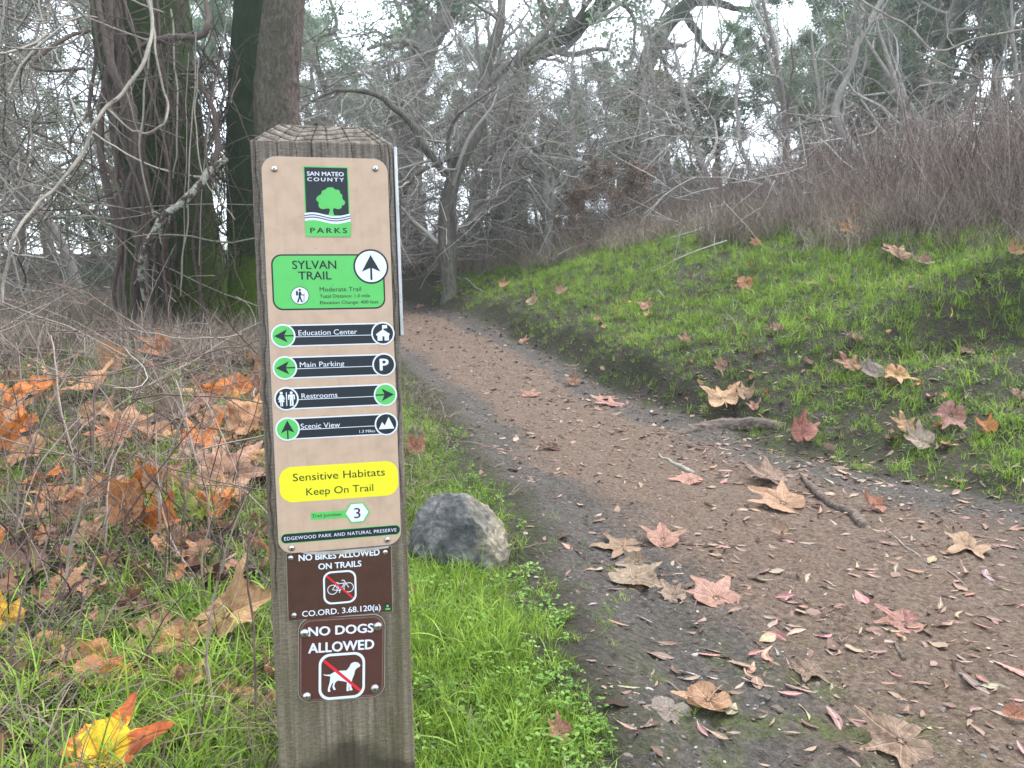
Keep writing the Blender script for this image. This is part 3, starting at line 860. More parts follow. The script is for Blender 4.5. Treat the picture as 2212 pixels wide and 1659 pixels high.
# --- maroon no-dogs sign
dx_, dy_, dw, dh, drot = mean_rect(Z4(512, 778), Z4(1340, 722), Z4(1362, 1506), Z4(540, 1570))
dogs = plate('no_dogs_sign', rrect(dx_, dy_, dw, dh, .0165, drot, 10), YP + .0004, .0010, M_BRN2, post_root)
ob('sign_edge', curve_mesh('sign_edge', [rrect(dx_, dy_, dw + .0014, dh + .0014, .0170, drot, 10)], YP + .0001, M_EDGE, ext=.0003), dogs)
shape('faded_border', [rrect(dx_, dy_, dw - .003, dh - .003, .0155, drot, 10), rrect(dx_ + .0002, dy_ - .0003, dw - .0075, dh - .0072, .014, drot, 10)], LB, m_flat('worn_maroon', (.16, .10, .08), .5, .3, .5), dogs)
ts('NO DOGS', Z4, 622, 934, 1243, 880, 84, LB + .5, M_WHT, dogs, bold=.05, rot=drot)
ts('ALLOWED', Z4, 622, 1097, 1248, 1030, 92, LB + .5, M_WHT, dogs, bold=.05, rot=drot)
kx, ky = Z4(943, 1314); kw = Z4(1166, 1314)[0] - Z4(720, 1314)[0]; kh = abs(Z4(943, 1095)[1] - Z4(943, 1535)[1])
shape('symbol_frame', [rrect(kx, ky, kw, kh, kw * .24, drot), rrect(kx, ky, kw * .89, kh * .89, kw * .20, drot)], LB + .5, M_WHT, dogs)
dog = [(762, 1298), (790, 1304), (830, 1300), (880, 1270), (930, 1264), (985, 1262), (1010, 1235), (1030, 1195), (1060, 1180), (1095, 1185), (1120, 1210), (1112, 1226), (1085, 1240), (1068, 1262), (1060, 1300), (1045, 1335),
       (1036, 1370), (1032, 1420), (1046, 1448), (1022, 1456), (1014, 1444), (1010, 1380), (1006, 1440), (1012, 1458), (990, 1460), (986, 1450), (990, 1375), (960, 1366), (905, 1358), (880, 1375), (868, 1410), (884, 1446), (864, 1450), (850, 1420),
       (862, 1375), (845, 1390), (826, 1440), (834, 1464), (808, 1468), (808, 1435), (826, 1375), (832, 1320), (800, 1314), (775, 1310)]
shape('dog_symbol', [[Z4(*p) for p in dog][::-1]], LB + .5, M_WHT, dogs)
stroke_shape('red_slash', [[Z4(775, 1172), Z4(1115, 1452)]], U * 2 * .0 + .0040, LB + 1.5, M_RED, dogs)
for p in (Z4(583, 905), Z4(1288, 838), Z4(1258, 1435), Z4(606, 1512)): screw(*p, YP - .0006, .0062, post_root, True)
# --- plate on the right-hand side of the post, seen edge-on
sy1 = Z1(1250, 205)[1]; sy0 = Z2(1905, 270)[1]
sm = MB(); x0 = xr + .0012; x1 = x0 + .0042
vz0, vz1 = sy0 + HPC, sy1 + HPC
sm.add([(x0, -.001, vz0), (x1, -.001, vz0), (x1, -.001, vz1), (x0, -.001, vz1), (x0, .132, vz0), (x1, .132, vz0), (x1, .132, vz1), (x0, .132, vz1)],
       [[0, 1, 2, 3], [1, 5, 6, 2], [5, 4, 7, 6], [4, 0, 3, 7], [3, 2, 6, 7], [4, 5, 1, 0]])
so = ob('side_sign', sm.mesh('side_sign', [M_SIDE], False), post_root)
so['label'] = 'white edged plate screwed to the right side of the post'
bv = so.modifiers.new('round', 'BEVEL'); bv.width = .0009; bv.segments = 2
# ------------------------------------------------------------------ leaf, grass, bark materials
def m_grass(name, stops, trans=.35, tip=(.42, .52, .10)):
    m = Mt(name)
    r = m.rand()
    g = m.n('NewGeometry'); 
    pos = m.noise(.9, 3, .5, vec=g.outputs['Position'])
    f = m.math('ADD', m.math('MULTIPLY', r, .55), m.math('MULTIPLY', pos, .5))
    c = m.ramp(f, stops)
    hz = m.attr('tone')
    c = m.mix(m.math('MULTIPLY', hz, .5), c, m.mix(.5, c, tip))
    return m.done(c, .5, None, .4, trans=trans)
M_GRASS = m_grass('fresh_grass', [(.2, (.034, .074, .008)), (.45, (.092, .185, .018)), (.65, (.175, .30, .030)), (.9, (.30, .42, .07))])
M_SEED = m_grass('seedling_green', [(.2, (.045, .12, .02)), (.5, (.09, .22, .035)), (.9, (.22, .36, .08))])
M_THATCH = m_grass('dry_thatch', [(.2, (.014, .010, .007)), (.45, (.045, .032, .023)), (.65, (.10, .074, .055)), (.9, (.24, .19, .14))], .08, (.22, .18, .13))
def m_twig(name, stops, sc=30, rough=.85):
    m = Mt(name)
    r = m.rand(); g = m.n('NewGeometry')
    nz = m.noise(sc, 4, .6, vec=g.outputs['Position'])
    nl = m.noise(.8, 2, .5, vec=g.outputs['Position'])
    f = m.math('ADD', m.math('MULTIPLY', m.attr('tone'), .45), m.math('ADD', m.math('MULTIPLY', nz, .45), m.math('MULTIPLY', nl, .25)))
    c = m.ramp(f, stops)
    return m.done(c, rough, None, .2)
M_TWIG = m_twig('grey_twig_bark', [(.2, (.080, .070, .062)), (.5, (.19, .172, .155)), (.8, (.38, .355, .325))])
M_STEM = m_twig('mauve_stem_bark', [(.15, (.032, .021, .017)), (.5, (.125, .090, .076)), (.85, (.36, .30, .265))])
M_PALE = m_twig('pale_vine_bark', [(.2, (.065, .053, .040)), (.5, (.17, .15, .122)), (.8, (.34, .31, .265))])
M_VINE = m_twig('brown_vine_bark', [(.2, (.012, .008, .006)), (.5, (.042, .030, .024)), (.8, (.115, .09, .077))])
M_DSTEM = m_twig('dead_stalk', [(.2, (.030, .019, .016)), (.5, (.11, .072, .062)), (.8, (.30, .24, .21))])
M_LIMB = m_twig('oak_limb_bark', [(.2, (.050, .047, .041)), (.5, (.135, .125, .108)), (.8, (.28, .265, .23))], 12)
def m_leafy(name, stops, trans=.3):
    m = Mt(name); g = m.n('NewGeometry')
    nl = m.noise(1.1, 3, .6, vec=g.outputs['Position'])
    f = m.math('ADD', m.math('MULTIPLY', m.attr('tone'), .6), m.math('MULTIPLY', nl, .5))
    return m.done(m.ramp(f, stops), .5, None, .4, trans=trans)
M_OAK = m_leafy('haze_paled_evergreen_leaves', [(.15, (.055, .092, .056)), (.45, (.115, .175, .108)), (.8, (.21, .29, .185))], .4)  # leaf colour lightened to put distance haze into the far crowns
M_BAYL = m_leafy('bright_evergreen_leaves', [(.15, (.03, .07, .015)), (.45, (.075, .15, .035)), (.8, (.20, .29, .07))])
M_DRYL = m_leafy('withered_brown_leaves', [(.15, (.040, .024, .016)), (.45, (.105, .064, .045)), (.8, (.22, .145, .105))])

def m_bark(name, dark, mid, light, mossd, mossb, mossamt, zlo, zhi, vs=(7, 7, 2.6), mb_=(.10, .165, .012)):
    m = Mt(name)
    v = m.mapped(vs)
    fis = m.noise(2.6, 7, .65, 1.2, v)
    fine = m.noise(16, 5, .65, .3, v)
    c = m.ramp(m.math('ADD', m.math('MULTIPLY', fis, .7), m.math('MULTIPLY', fine, .3)), [(.33, dark), (.5, mid), (.68, light)])
    mn = m.noise(2.2, 6, .62); mf = m.noise(150, 4, .7)
    sep = m.n('SeparateXYZ'); m.set(sep, '0', m.coord())
    zf = m.ramp(m.math('ADD', sep.outputs['Z'], m.math('MULTIPLY', mn, .5)), [(zlo, 1), (zhi, 0)])
    moss = m.ramp(mf, [(.3, mossd), (.7, mossb)])
    moss = m.mix(m.math('MULTIPLY', zf, .8), moss, m.ramp(mf, [(.3, tuple(v * .3 for v in mb_)), (.7, mb_)]))
    k = m.math('MULTIPLY', m.math('ADD', m.math('MULTIPLY', m.attr('mossy'), 1.0), m.math('SUBTRACT', mn, .5)), 3.0, clamp=True)
    k = m.math('MULTIPLY', k, mossamt)
    c = m.mix(k, c, moss)
    nb = m.bump(m.math('ADD', m.math('MULTIPLY', fis, .8), m.math('MULTIPLY', fine, .35)), .9, .03)
    nb = m.bump(mf, .5, .008, nb)
    return m.done(c, .9, nb, .15)
M_BARK1 = m_bark('dark_mossy_bark', (.004, .0035, .003), (.017, .014, .012), (.06, .052, .046), (.008, .017, .003), (.030, .062, .008), 1.0, .35, 1.0, mb_=(.075, .125, .010))
M_BARK2 = m_bark('mossy_bark', (.005, .005, .004), (.018, .018, .014), (.05, .046, .04), (.006, .014, .005), (.020, .042, .014), 1.0, .9, 1.5)
M_BARK3 = m_bark('grey_plated_bark', (.014, .009, .008), (.085, .062, .056), (.20, .165, .15), (.02, .04, .01), (.06, .10, .02), .25, .8, 1.2, (12, 12, 5.0))
M_BARK4 = m_bark('grey_brown_bark', (.040, .034, .030), (.12, .105, .094), (.24, .215, .19), (.02, .04, .015), (.07, .10, .035), .2, .8, 1.2, (10, 10, 2.2))

def trunk_mesh(name, pts, radii, mat, k=56, n=120, disp=.05, fz=3.0, flare=0.0, mossside=None, seed=0):
    P = catmull([(*p, r) for p, r in zip(pts, radii)], n) if False else None
    A = catmull([list(p) for p in pts], n); Rr = np.interp(np.linspace(0, 1, n), np.linspace(0, 1, len(radii)), radii)
    T = nrm(np.gradient(A, axis=0)); ref = np.array([1.0, 0.15, 0])
    U = nrm(np.cross(T, ref)); Vv = np.cross(T, U)
    an = np.arange(k) * 2 * math.pi / k
    D = U[:, None] * np.cos(an)[None, :, None] + Vv[:, None] * np.sin(an)[None, :, None]
    X = A[:, None] + D * Rr[:, None, None]
    q = X * np.array([fz * 2.6, fz * 2.6, fz * .7]) + seed * 3.3
    nn = 1 - 2 * np.abs(n3(q)) * 1.3
    n2_ = 1 - 2 * np.abs(n3(q * 2.7 + 5))
    lobes = n3(X * np.array([2.2, 2.2, .5]) + seed)
    hgt = (X[..., 2] - X[..., 2].min())
    fl = flare * np.exp(-hgt / .35) * (1 + .5 * np.cos(an * 5 + seed)[None])
    dr = disp * (nn - .4) * .7 + disp * .35 * n2_ + lobes * Rr[:, None] * .25 + fl
    X = X + D * dr[..., None]
    ms = np.zeros(X.shape[:2])
    if mossside is not None:
        ms = .5 + .55 * (D @ nrm(np.array(mossside, float))) + .5 * np.exp(-hgt / .5)
    i, j = np.meshgrid(np.arange(n - 1), np.arange(k), indexing='ij'); jn = (j + 1) % k
    Q = np.stack([i * k + j, i * k + jn, (i + 1) * k + jn, (i + 1) * k + j], -1).reshape(-1, 4)
    return mesh_np(name, X.reshape(-1, 3), Q, mats=[mat], attrs={'mossy': ms.ravel(), 'tone': rng.random(n * k)}), A, Rr

# ------------------------------------------------------------------ small plant prototypes
def blades(nb, h, w, spread, lean=.35, seg=5, flop=0.0):
    mb = MB()
    r = np.sqrt(rng.random(nb)) * spread; a = rng.uniform(0, 6.283, nb)
    st = np.stack([r * np.cos(a), r * np.sin(a), np.full(nb, -.004)], 1)
    hh = h * rng.uniform(.45, 1.15, nb)
    aa = rng.uniform(0, 6.283, nb); ln = rng.gamma(2.0, lean / 2, nb)
    d = np.stack([np.cos(aa) * ln, np.sin(aa) * ln, np.ones(nb)], 1)
    P = np.zeros((nb, seg, 3)); P[:, 0] = st; dd = nrm(d)
    bend = np.stack([np.cos(aa), np.sin(aa), -np.ones(nb) * .7], 1) * (rng.gamma(1.6, .09, nb) + flop)[:, None]
    for i in range(1, seg):
        P[:, i] = P[:, i - 1] + dd * (hh / (seg - 1))[:, None]; dd = nrm(dd + bend * (1 + i * .3))
    sd = nrm(np.stack([-np.sin(aa), np.cos(aa), np.zeros(nb)], 1) + rng.normal(0, .3, (nb, 3)))
    wd = w * rng.uniform(.6, 1.3, nb)[:, None] * (1 - np.linspace(0, 1, seg) ** 2.2 * .93)[None]
    Lp = P + sd[:, None] * wd[..., None] / 2; Rp = P - sd[:, None] * wd[..., None] / 2
    V = np.stack([Lp, Rp], 2).reshape(-1, 3)
    b = np.arange(nb)[:, None] * seg * 2; i = np.arange(seg - 1)[None] * 2
    Q = np.stack([b + i, b + i + 1, b + i + 3, b + i + 2], -1).reshape(-1, 4)
    mb.add(V, Q, a=np.repeat(rng.random(nb), seg * 2))
    return mb
def seedling(nb, h, lr):
    mb = blades(nb, h, .0008, .012, .5, 3)
    n = 7
    for k in range(nb):
        tip = mb.V[0].reshape(nb, 3, 2, 3)[k, 2, 0]
        for s_ in (0, 1, 2)[:random.choice((2, 2, 3))]:
            az = random.uniform(0, 6.28); tl = random.uniform(-.25, .6)
            r = lr * random.uniform(.5, 1.25)
            ux = np.array([math.cos(az), math.sin(az), tl]); ux /= np.linalg.norm(ux); uy = np.array([-math.sin(az), math.cos(az), random.uniform(-.2, .2)])
            pts = [tip + ux * r * (1 + math.cos(t)) + uy * r * .85 * math.sin(t) for t in np.linspace(0, 2 * math.pi, n, endpoint=False)]
            cvt = tip + ux * r; 
            mb.add(np.array(pts + [cvt]), T=[[i, (i + 1) % n, n] for i in range(n)], a=random.random())
    return mb
M_BLOND = m_grass('tall_dry_grass', [(.2, (.045, .032, .026)), (.45, (.13, .10, .08)), (.65, (.24, .19, .15)), (.9, (.40, .34, .26))], .1, (.40, .34, .26))
GRASS_P = [blades(12, .085, .0030, .030, .35).mesh('g', [M_GRASS], attr='tone') for _ in range(4)] + \
          [blades(16, .055, .0024, .035, .5).mesh('g', [M_GRASS], attr='tone') for _ in range(4)] + \
          [blades(9, .13, .0036, .028, .5, 6, .05).mesh('g', [M_GRASS], attr='tone') for _ in range(3)]
SEED_P = [seedling(9, .030, .0033).mesh('s', [M_SEED], attr='tone') for _ in range(5)]
THATCH_P = [blades(14, .16, .0020, .06, 2.2, 5, .12).mesh('t', [M_THATCH], attr='tone') for _ in range(5)] + \
           [blades(10, .10, .0024, .05, 1.2, 5, .25).mesh('t', [M_THATCH], attr='tone') for _ in range(3)]

def inpost(x, y, pad=.0):
    q = (x - base[0]) * p_right[0] + (y - base[1]) * p_right[1] - pcx
    t = -((x - base[0]) * p_n[0] + (y - base[1]) * p_n[1])
    return (np.abs(q) < pw / 2 + pad) & (t > -pad) & (t < pd + pad)

def sample(n, r0, r1, a0, a1, power=1.0):
    """points with a density falling off with distance"""
    u = rng.random(n); r = r0 * (r1 / r0) ** u if power == 1 else (r0 ** .5 + (r1 ** .5 - r0 ** .5) * u) ** 2
    a = np.radians(rng.uniform(a0, a1, n))
    return r * np.sin(a), r * np.cos(a)

def put(x, y): return np.stack([x, y, zt(x, y)], 1)
# rock footprint, for keeping grass out of it
ROCK, _rd = hit(985, 1238)
ROCK_C = ROCK + np.array([0, .10, 0])
def inrock(x, y): return np.hypot((x - ROCK_C[0]) / .13, (y - ROCK_C[1]) / .085) < 1

# ---- grass
x, y = sample(92000, .55, 15, -46, 46, .5)
r, l = masks(x, y)
cl = n2(x * 1.9 + 40, y * 1.9) + .6 * n2(x * 6.3, y * 6.3 + 9)
right = (r > .0) & (r < 2.75 + 1.0 * n2(x * 1.1, y * 1.1))
hol = np.exp(-(((x - 2.75) / .62) ** 2 + ((y - 4.15) / .26) ** 2) ** 1.3)
dens_r = np.clip(.85 + 1.0 * cl, .3, 1) * (.35 * sst(r, -.02, .05) + .65 * sst(r, .08, .35)) * (1 - .9 * hol)
dens_r *= np.where((y > 5.5), 1.0, .72 + .28 * sst(r, .9, 1.6))
strip = (l < -.02)
dist_l = -l
dens_l = np.where(x > -.42 - .18 * (y - 1), .9 * sst(dist_l, 0, .22), 0)          # lush strip between trail and post
far_l = np.clip(.25 + 1.1 * cl, .05, 1) * (x <= -.42 - .18 * (y - 1))
far_l = far_l * np.where((y > 2.4) & (x < -1.9), .25, 1)
dens = np.where(right, dens_r, 0) + np.where(strip, np.maximum(dens_l * np.clip(.85 + .8 * cl, .3, 1), far_l), 0)
keep = (rng.random(len(x)) < dens) & ~inpost(x, y, .004) & ~inrock(x, y) & ~((y > 9.5) & (x < -1.2))
x, y, l, r = x[keep], y[keep], l[keep], r[keep]
n = len(x)
idx = np.where(rng.random(n) < .45, rng.integers(0, 4, n), np.where(rng.random(n) < .78, rng.integers(4, 8, n), rng.integers(8, 11, n)))
leftn = (x < -.35) & (y < 4)
idx = np.where(leftn & (rng.random(n) < .3), rng.integers(8, 11, n), idx)
scl = rng.uniform(.5, 1.3, n) * (1 + .03 * y) * np.where((l > -.2) & (l < 0), .65, 1.0)
scl = np.where((r > 0) & (r < .5), scl * .75, scl)
scl = np.where((l < 0) & (x > -.42 - .18 * (y - 1)), scl * .74, scl)
scatter('grass', GRASS_P, put(x, y), rots(n, .16), scl, idx, 'fresh green grass covering the verge and the bank')
# a sparse fringe of single tufts creeping onto the mud
x, y = sample(4200, .8, 6, -20, 30, .5); r, l = masks(x, y)
k = (((l > -.02) & (l < .22) & (rng.random(len(x)) < .10)) | ((r < .12) & (r > -.1) & (rng.random(len(x)) < .25))) & (fbm(x * 5, y * 5, 2) > -.05)
x, y = x[k], y[k]; n = len(x)
scatter('grass', GRASS_P, put(x, y), rots(n, .3), rng.uniform(.35, .7, n), rng.integers(4, 8, n), 'sparse grass blades creeping onto the muddy trail edge')
# ---- seedlings
x, y = sample(26000, .7, 7, -42, 42, .5); r, l = masks(x, y)
d = np.where((l < -.13) & (x > -.5 - .18 * (y - 1)), .42, np.where(l < -.05, .30, np.where((r > .15) & (r < 2.4), .50, 0))) * np.clip(.6 + 1.4 * n2(x * 3 + 7, y * 3), 0, 1)
k = (rng.random(len(x)) < d) & ~inpost(x, y, .01) & ~inrock(x, y)
x, y = x[k], y[k]; n = len(x)
scatter('seedlings', SEED_P, put(x, y), rots(n, .2), rng.uniform(.7, 1.5, n), rng.integers(0, 5, n), 'round leaved seedlings growing among the grass')
# ---- thatch
x, y = sample(26000, .6, 13, -46, 46, .5); r, l = masks(x, y)
d = np.where((l < -.05) & (x < -.3), np.clip(.75 + .5 * n2(x * 2, y * 2), 0, 1) * (.25 + .55 * sst(y, 1.8, 3.2)), np.where(l < -.05, .006, np.where((r > .15), .12 + .65 * sst(r, 2.0, 3.0), 0)))
k = (rng.random(len(x)) < d) & ~inpost(x, y, .02) & ~inrock(x, y) & ~((y > 9.5) & (x < -1.2) & (l > -.5))
x, y = x[k], y[k]; n = len(x)
pz = put(x, y); pz[:, 2] += .012
scatter('dead_grass', THATCH_P, pz, rots(n, .12), rng.uniform(.7, 1.5, n), rng.integers(0, 8, n), 'matted dry grass strands lying over the verge')

# ------------------------------------------------------------------ gravel, crumbs and chips on the trail
def m_pebble():
    m = Mt('pebble'); r = m.rand()
    c = m.ramp(r, [(.0, (.045, .040, .038)), (.35, (.10, .086, .078)), (.62, (.17, .125, .10)), (.85, (.16, .17, .18)), (.95, (.34, .32, .30)), (1, (.5, .48, .45))])
    c = m.mix(.35, c, m.ramp(m.noise(180, 4), [(.3, (.05, .04, .035)), (.7, (.3, .25, .22))]), 'OVERLAY')
    return m.done(c, .75, m.bump(m.noise(300, 3), .3, .002), .35)
M_PEB = m_pebble()
def pebble(seed):
    import bmesh
    bm = bmesh.new(); bmesh.ops.create_icosphere(bm, subdivisions=2, radius=.5)
    for v in bm.verts:
        p = np.array(v.co); f = 1 + .55 * float(n3(p * 2.1 + seed * 7.7)) + .2 * float(n3(p * 5 + seed))
        v.co = Vector(p * f * np.array([1, .75, .42]))
    me = bpy.data.meshes.new('pebble'); bm.to_mesh(me); bm.free(); me.materials.append(M_PEB); return me
def m_chip():
    m = Mt('leaf_chip'); r = m.rand()
    c = m.ramp(r, [(.0, (.035, .022, .016)), (.3, (.085, .052, .038)), (.6, (.16, .10, .078)), (.85, (.23, .15, .12)), (1, (.34, .26, .19))])
    return m.done(c, .7, None, .25, trans=.1)
M_CHIP = m_chip()
def chip(k):
    mb = MB(); n = 6
    w = (.5, .22, .12, .35)[k % 4]
    xs = np.linspace(-.5, .5, n); wd = w * np.sqrt(np.clip(1 - (xs * 2) ** 2, .02, 1)) * rng.uniform(.6, 1.2, n) * .5
    zc = .12 * np.cos(xs * 3 + k) * rng.uniform(.3, 1)
    V = []; Q = []
    for i in range(n): V += [(xs[i], wd[i], zc[i] + .05 * rng.random()), (xs[i], 0, zc[i] + .06), (xs[i], -wd[i], zc[i] + .05 * rng.random())]
    for i in range(n - 1):
        for q in (0, 1): Q.append([i * 3 + q, i * 3 + q + 1, (i + 1) * 3 + q + 1, (i + 1) * 3 + q])
    mb.add(V, Q); return mb.mesh('chip', [M_CHIP])
PEB = [pebble(i) for i in range(5)]; CHIP = [chip(i) for i in range(8)]
x, y = sample(52000, .8, 12, -22, 46, .5); r, l = masks(x, y)
k = (r < .15) & (l > -.1) & (rng.random(len(x)) < np.clip(.55 + 1.2 * n2(x * 4, y * 4), .1, 1)); x, y = x[k], y[k]; n = len(x)
pz = put(x, y); s_ = np.clip(rng.lognormal(-5.35, .55, n), .0022, .024); pz[:, 2] += s_ * .04
scatter('gravel', PEB, pz, rots(n, .25), s_, rng.integers(0, 5, n), 'small stones and soil crumbs pressed into the trail')
x, y = sample(30000, .8, 12, -22, 46, .5); r, l = masks(x, y)
k = (r < .9) & (l > -.05) & (rng.random(len(x)) < np.clip(.25 + .5 * sst(-r, .9, .1) + .9 * n2(x * 2.2 + 3, y * 2.2), .06, 1)); x, y = x[k], y[k]; n = len(x)
pz = put(x, y); s_ = np.clip(rng.lognormal(-4.3, .5, n) * (1 + .12 * y), .005, .06); pz[:, 2] += .001 + s_ * .05
scatter('leaf_litter', CHIP, pz, rots(n, .22), s_, rng.integers(0, 8, n), 'broken leaf chips and bark flakes strewn on the trail')
# brown litter under the plants on both verges
x, y = sample(15000, .7, 12, -46, 46, .5); r, l = masks(x, y)
k = ((l < -.1) & (x < -.25) | (r > .1)) & (rng.random(len(x)) < .6) & ~inpost(x, y, .02) & ~inrock(x, y); x, y = x[k], y[k]; n = len(x)
pz = put(x, y); s_ = np.clip(rng.lognormal(-3.7, .45, n), .01, .07); pz[:, 2] += .006 + s_ * .08
scatter('leaf_litter', CHIP, pz, rots(n, .5), s_, rng.integers(0, 8, n), 'small brown leaf scraps lying under the grass')
# ------------------------------------------------------------------ rock, roots, sticks
def m_rock():
    m = Mt('boulder_stone')
    a = m.noise(7, 8, .65, .6); b = m.noise(38, 6, .7); v = m.mapped((5, 9, 16)); st = m.noise(3, 6, .6, 1.5, v)
    c = m.ramp(m.math('ADD', m.math('MULTIPLY', a, .6), m.math('MULTIPLY', b, .4)), [(.32, (.020, .021, .022)), (.5, (.075, .076, .076)), (.66, (.21, .205, .195))])
    g = m.n('NewGeometry'); sp = m.n('SeparateXYZ'); m.set(sp, '0', m.coord())
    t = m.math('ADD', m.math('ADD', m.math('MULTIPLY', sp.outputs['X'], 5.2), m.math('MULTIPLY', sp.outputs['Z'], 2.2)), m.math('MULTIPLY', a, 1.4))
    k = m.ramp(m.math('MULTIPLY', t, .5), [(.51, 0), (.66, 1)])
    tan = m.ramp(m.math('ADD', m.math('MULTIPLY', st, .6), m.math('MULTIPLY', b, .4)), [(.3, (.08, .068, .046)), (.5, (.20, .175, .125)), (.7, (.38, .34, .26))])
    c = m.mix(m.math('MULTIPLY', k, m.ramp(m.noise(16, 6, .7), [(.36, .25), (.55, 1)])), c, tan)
    c = m.mix(m.ramp(m.noise(26, 5, .75, .8), [(.60, 0), (.66, .75)]), c, (.22, .20, .165))
    nb = m.bump(m.math('ADD', a, m.math('MULTIPLY', b, .4)), .8, .02); nb = m.bump(st, .4, .01, nb)
    return m.done(c, .7, nb, .35)
import bmesh
def rock_mesh():
    bm = bmesh.new(); bmesh.ops.create_icosphere(bm, subdivisions=6, radius=1)
    V = np.array([v.co for v in bm.verts])
    V = V * np.array([.150, .105, .150])
    planes = [((.72, -.25, .62), .098), ((-.45, -.45, .75), .108), ((.1, -.95, .15), .078), ((-.95, -.2, .2), .122), ((.95, -.3, -.05), .126), ((.0, .1, 1), .128), ((-.3, -.85, .5), .090), ((.55, -.8, .2), .098), ((.3, .4, .9), .122), ((.45, -.55, .8), .106)]
    for nv, d in planes:
        nv = nrm(np.array(nv)); e = V @ nv - d
        V = V - np.where(e > 0, e * .985, 0)[:, None] * nv
    D = nrm(V)
    V = V + D * (.008 * n3(V * 13 + 2) + .013 * (1 - 2 * np.abs(n3(V * 26 + 5))) + .008 * (1 - 2 * np.abs(n3(V * 55))) + .003 * n3(V * 90) + .002 * n3(V * 160))[:, None]
    V = V + np.array([0, -.03, 0]) * np.exp(-((V[:, 2:3] + .02) / .03) ** 2) * 0
    for v, c in zip(bm.verts, V): v.co = Vector(c)
    me = bpy.data.meshes.new('boulder'); bm.to_mesh(me); bm.free(); me.materials.append(m_rock())
    for p in me.polygons: p.use_smooth = True
    return me
ro = ob('boulder', rock_mesh(), loc=(ROCK_C[0] - .0, ROCK_C[1], ROCK_C[2] + .055))
ro.rotation_euler = (0, .10, 0)
tag(ro, 'dark grey boulder with a tan upper right face beside the post', 'rock')

def m_root():
    m = Mt('root_bark'); v = m.mapped((30, 30, 30))
    a = m.noise(1, 6, .65, .4, m.mapped((14, 60, 60))); c = m.ramp(a, [(.3, (.030, .022, .018)), (.5, (.095, .073, .060)), (.7, (.20, .165, .14))])
    return m.done(c, .85, m.bump(a, .9, .006), .2)
M_ROOT = m_root()
def ground_tube(name, pix, radii, label, cat, lift=.3, mat=None, n=60, k=14, rough=.12, wob=0.0, zs=None, group=None):
    pts = []
    for q in pix:
        g, _ = hit(*q[:2]); pts.append([g[0], g[1], g[2]])
    A = catmull(pts, n); R = np.interp(np.linspace(0, 1, n), np.linspace(0, 1, len(radii)), radii)
    base_l = np.interp(np.linspace(0, 1, n), np.linspace(0, 1, len(zs)), zs) if zs else np.full(n, lift)
    A[:, 2] = zt(A[:, 0], A[:, 1], False) + R * base_l
    A[:, :2] += wob * np.stack([n2(np.arange(n) * .3, np.zeros(n)), n2(np.arange(n) * .3, np.ones(n) * 9)], 1)
    c0 = A[0].copy()
    mb = MB(); mb.tubes(A - c0, R, k)
    V = mb.V[0]; ctr = np.repeat(A - c0, k, axis=0); d = nrm(V - ctr)
    V = V + d * (np.repeat(R, k) * rough * (2 * n3(V * 60) + n3(V * 160) + 1.6 * n3(V * 22)))[:, None]
    m0 = len(V); V = np.vstack([V, [A[0] - c0], [A[-1] - c0]]); 
    T = [[(j + 1) % k, j, m0] for j in range(k)] + [[(n - 1) * k + j, (n - 1) * k + (j + 1) % k, m0 + 1] for j in range(k)]
    me = mesh_np(name, V, mb.Q[0], np.array(T), [mat or M_ROOT], attrs={'tone': np.full(len(V), .7)})
    o = ob(name, me, loc=c0); tag(o, label, cat, group); return o
ground_tube('buried_root', [(1428, 950), (1480, 936), (1560, 922), (1640, 922), (1700, 918)], [.012, .034, .046, .042, .022], 'thick smooth root half buried where trail meets bank', 'root', zs=[-.5, -.2, .05, 0, -.6], k=20)
ground_tube('crooked_root', [(1733, 1036), (1765, 1072), (1800, 1098), (1838, 1112), (1862, 1138), (1886, 1152)], [.011, .017, .016, .019, .021, .010], 'crooked exposed root crossing the trail on the right', 'root', zs=[1.0, .9, .5, .5, .3, -.6], k=16)
ground_tube('stick', [(1424, 984), (1450, 1000), (1478, 1016), (1500, 1026)], [.006, .008, .010, .008], 'short lichen spotted stick lying mid trail', 'stick', zs=[.7, .8, .8, .6], mat=M_PALE, rough=.3)
ground_tube('stick', [(1931, 1388), (1940, 1405), (1953, 1428)], [.003, .005, .0055], 'stubby brown stick on bare trail at lower right', 'stick', zs=[.8, .9, .9])
ground_tube('thin_twig', [(1918, 1150), (1960, 1190), (2050, 1240), (2110, 1290), (2155, 1330)], [.0022, .0018, .0016, .0012, .001], 'long straight thin twig lying right of the crooked root', 'twig', zs=[1.5] * 5, mat=M_PALE)
ground_tube('thin_twig', [(1400, 1468), (1440, 1478), (1470, 1500), (1495, 1512)], [.0012, .0014, .0012, .001], 'thin bent twig above the grey folded leaf', 'twig', zs=[1.5] * 4, mat=M_DSTEM)
ground_tube('thin_twig', [(1412, 1520), (1450, 1528), (1482, 1532)], [.0018, .002, .0015], 'dark straight twig beside the round yellowish leaf', 'twig', zs=[1.2] * 3, mat=M_DSTEM)
ground_tube('log', [(528, 1040), (545, 1052), (600, 1062), (650, 1060)], [.050, .056, .054, .05], 'dark weathered log end showing behind the post', 'log', zs=[.5, .5, .5, .5], k=28, rough=.2, mat=m_flat('charred_wood', (.030, .025, .022), .9, .2))
ground_tube('fallen_branch', [(940, 612), (985, 606), (1020, 618), (1050, 632)], [.006, .010, .010, .006], 'bare fallen branch on the far green verge', 'branch', zs=[4, 5, 3, 1], mat=M_TWIG)
ground_tube('fallen_branch', [(330, 940 + 20), (480, 700 + 270), (520, 930)], [.006, .007, .006], 'pale fallen branch among leaves left of the post', 'branch', zs=[2, 3, 2], mat=M_PALE)

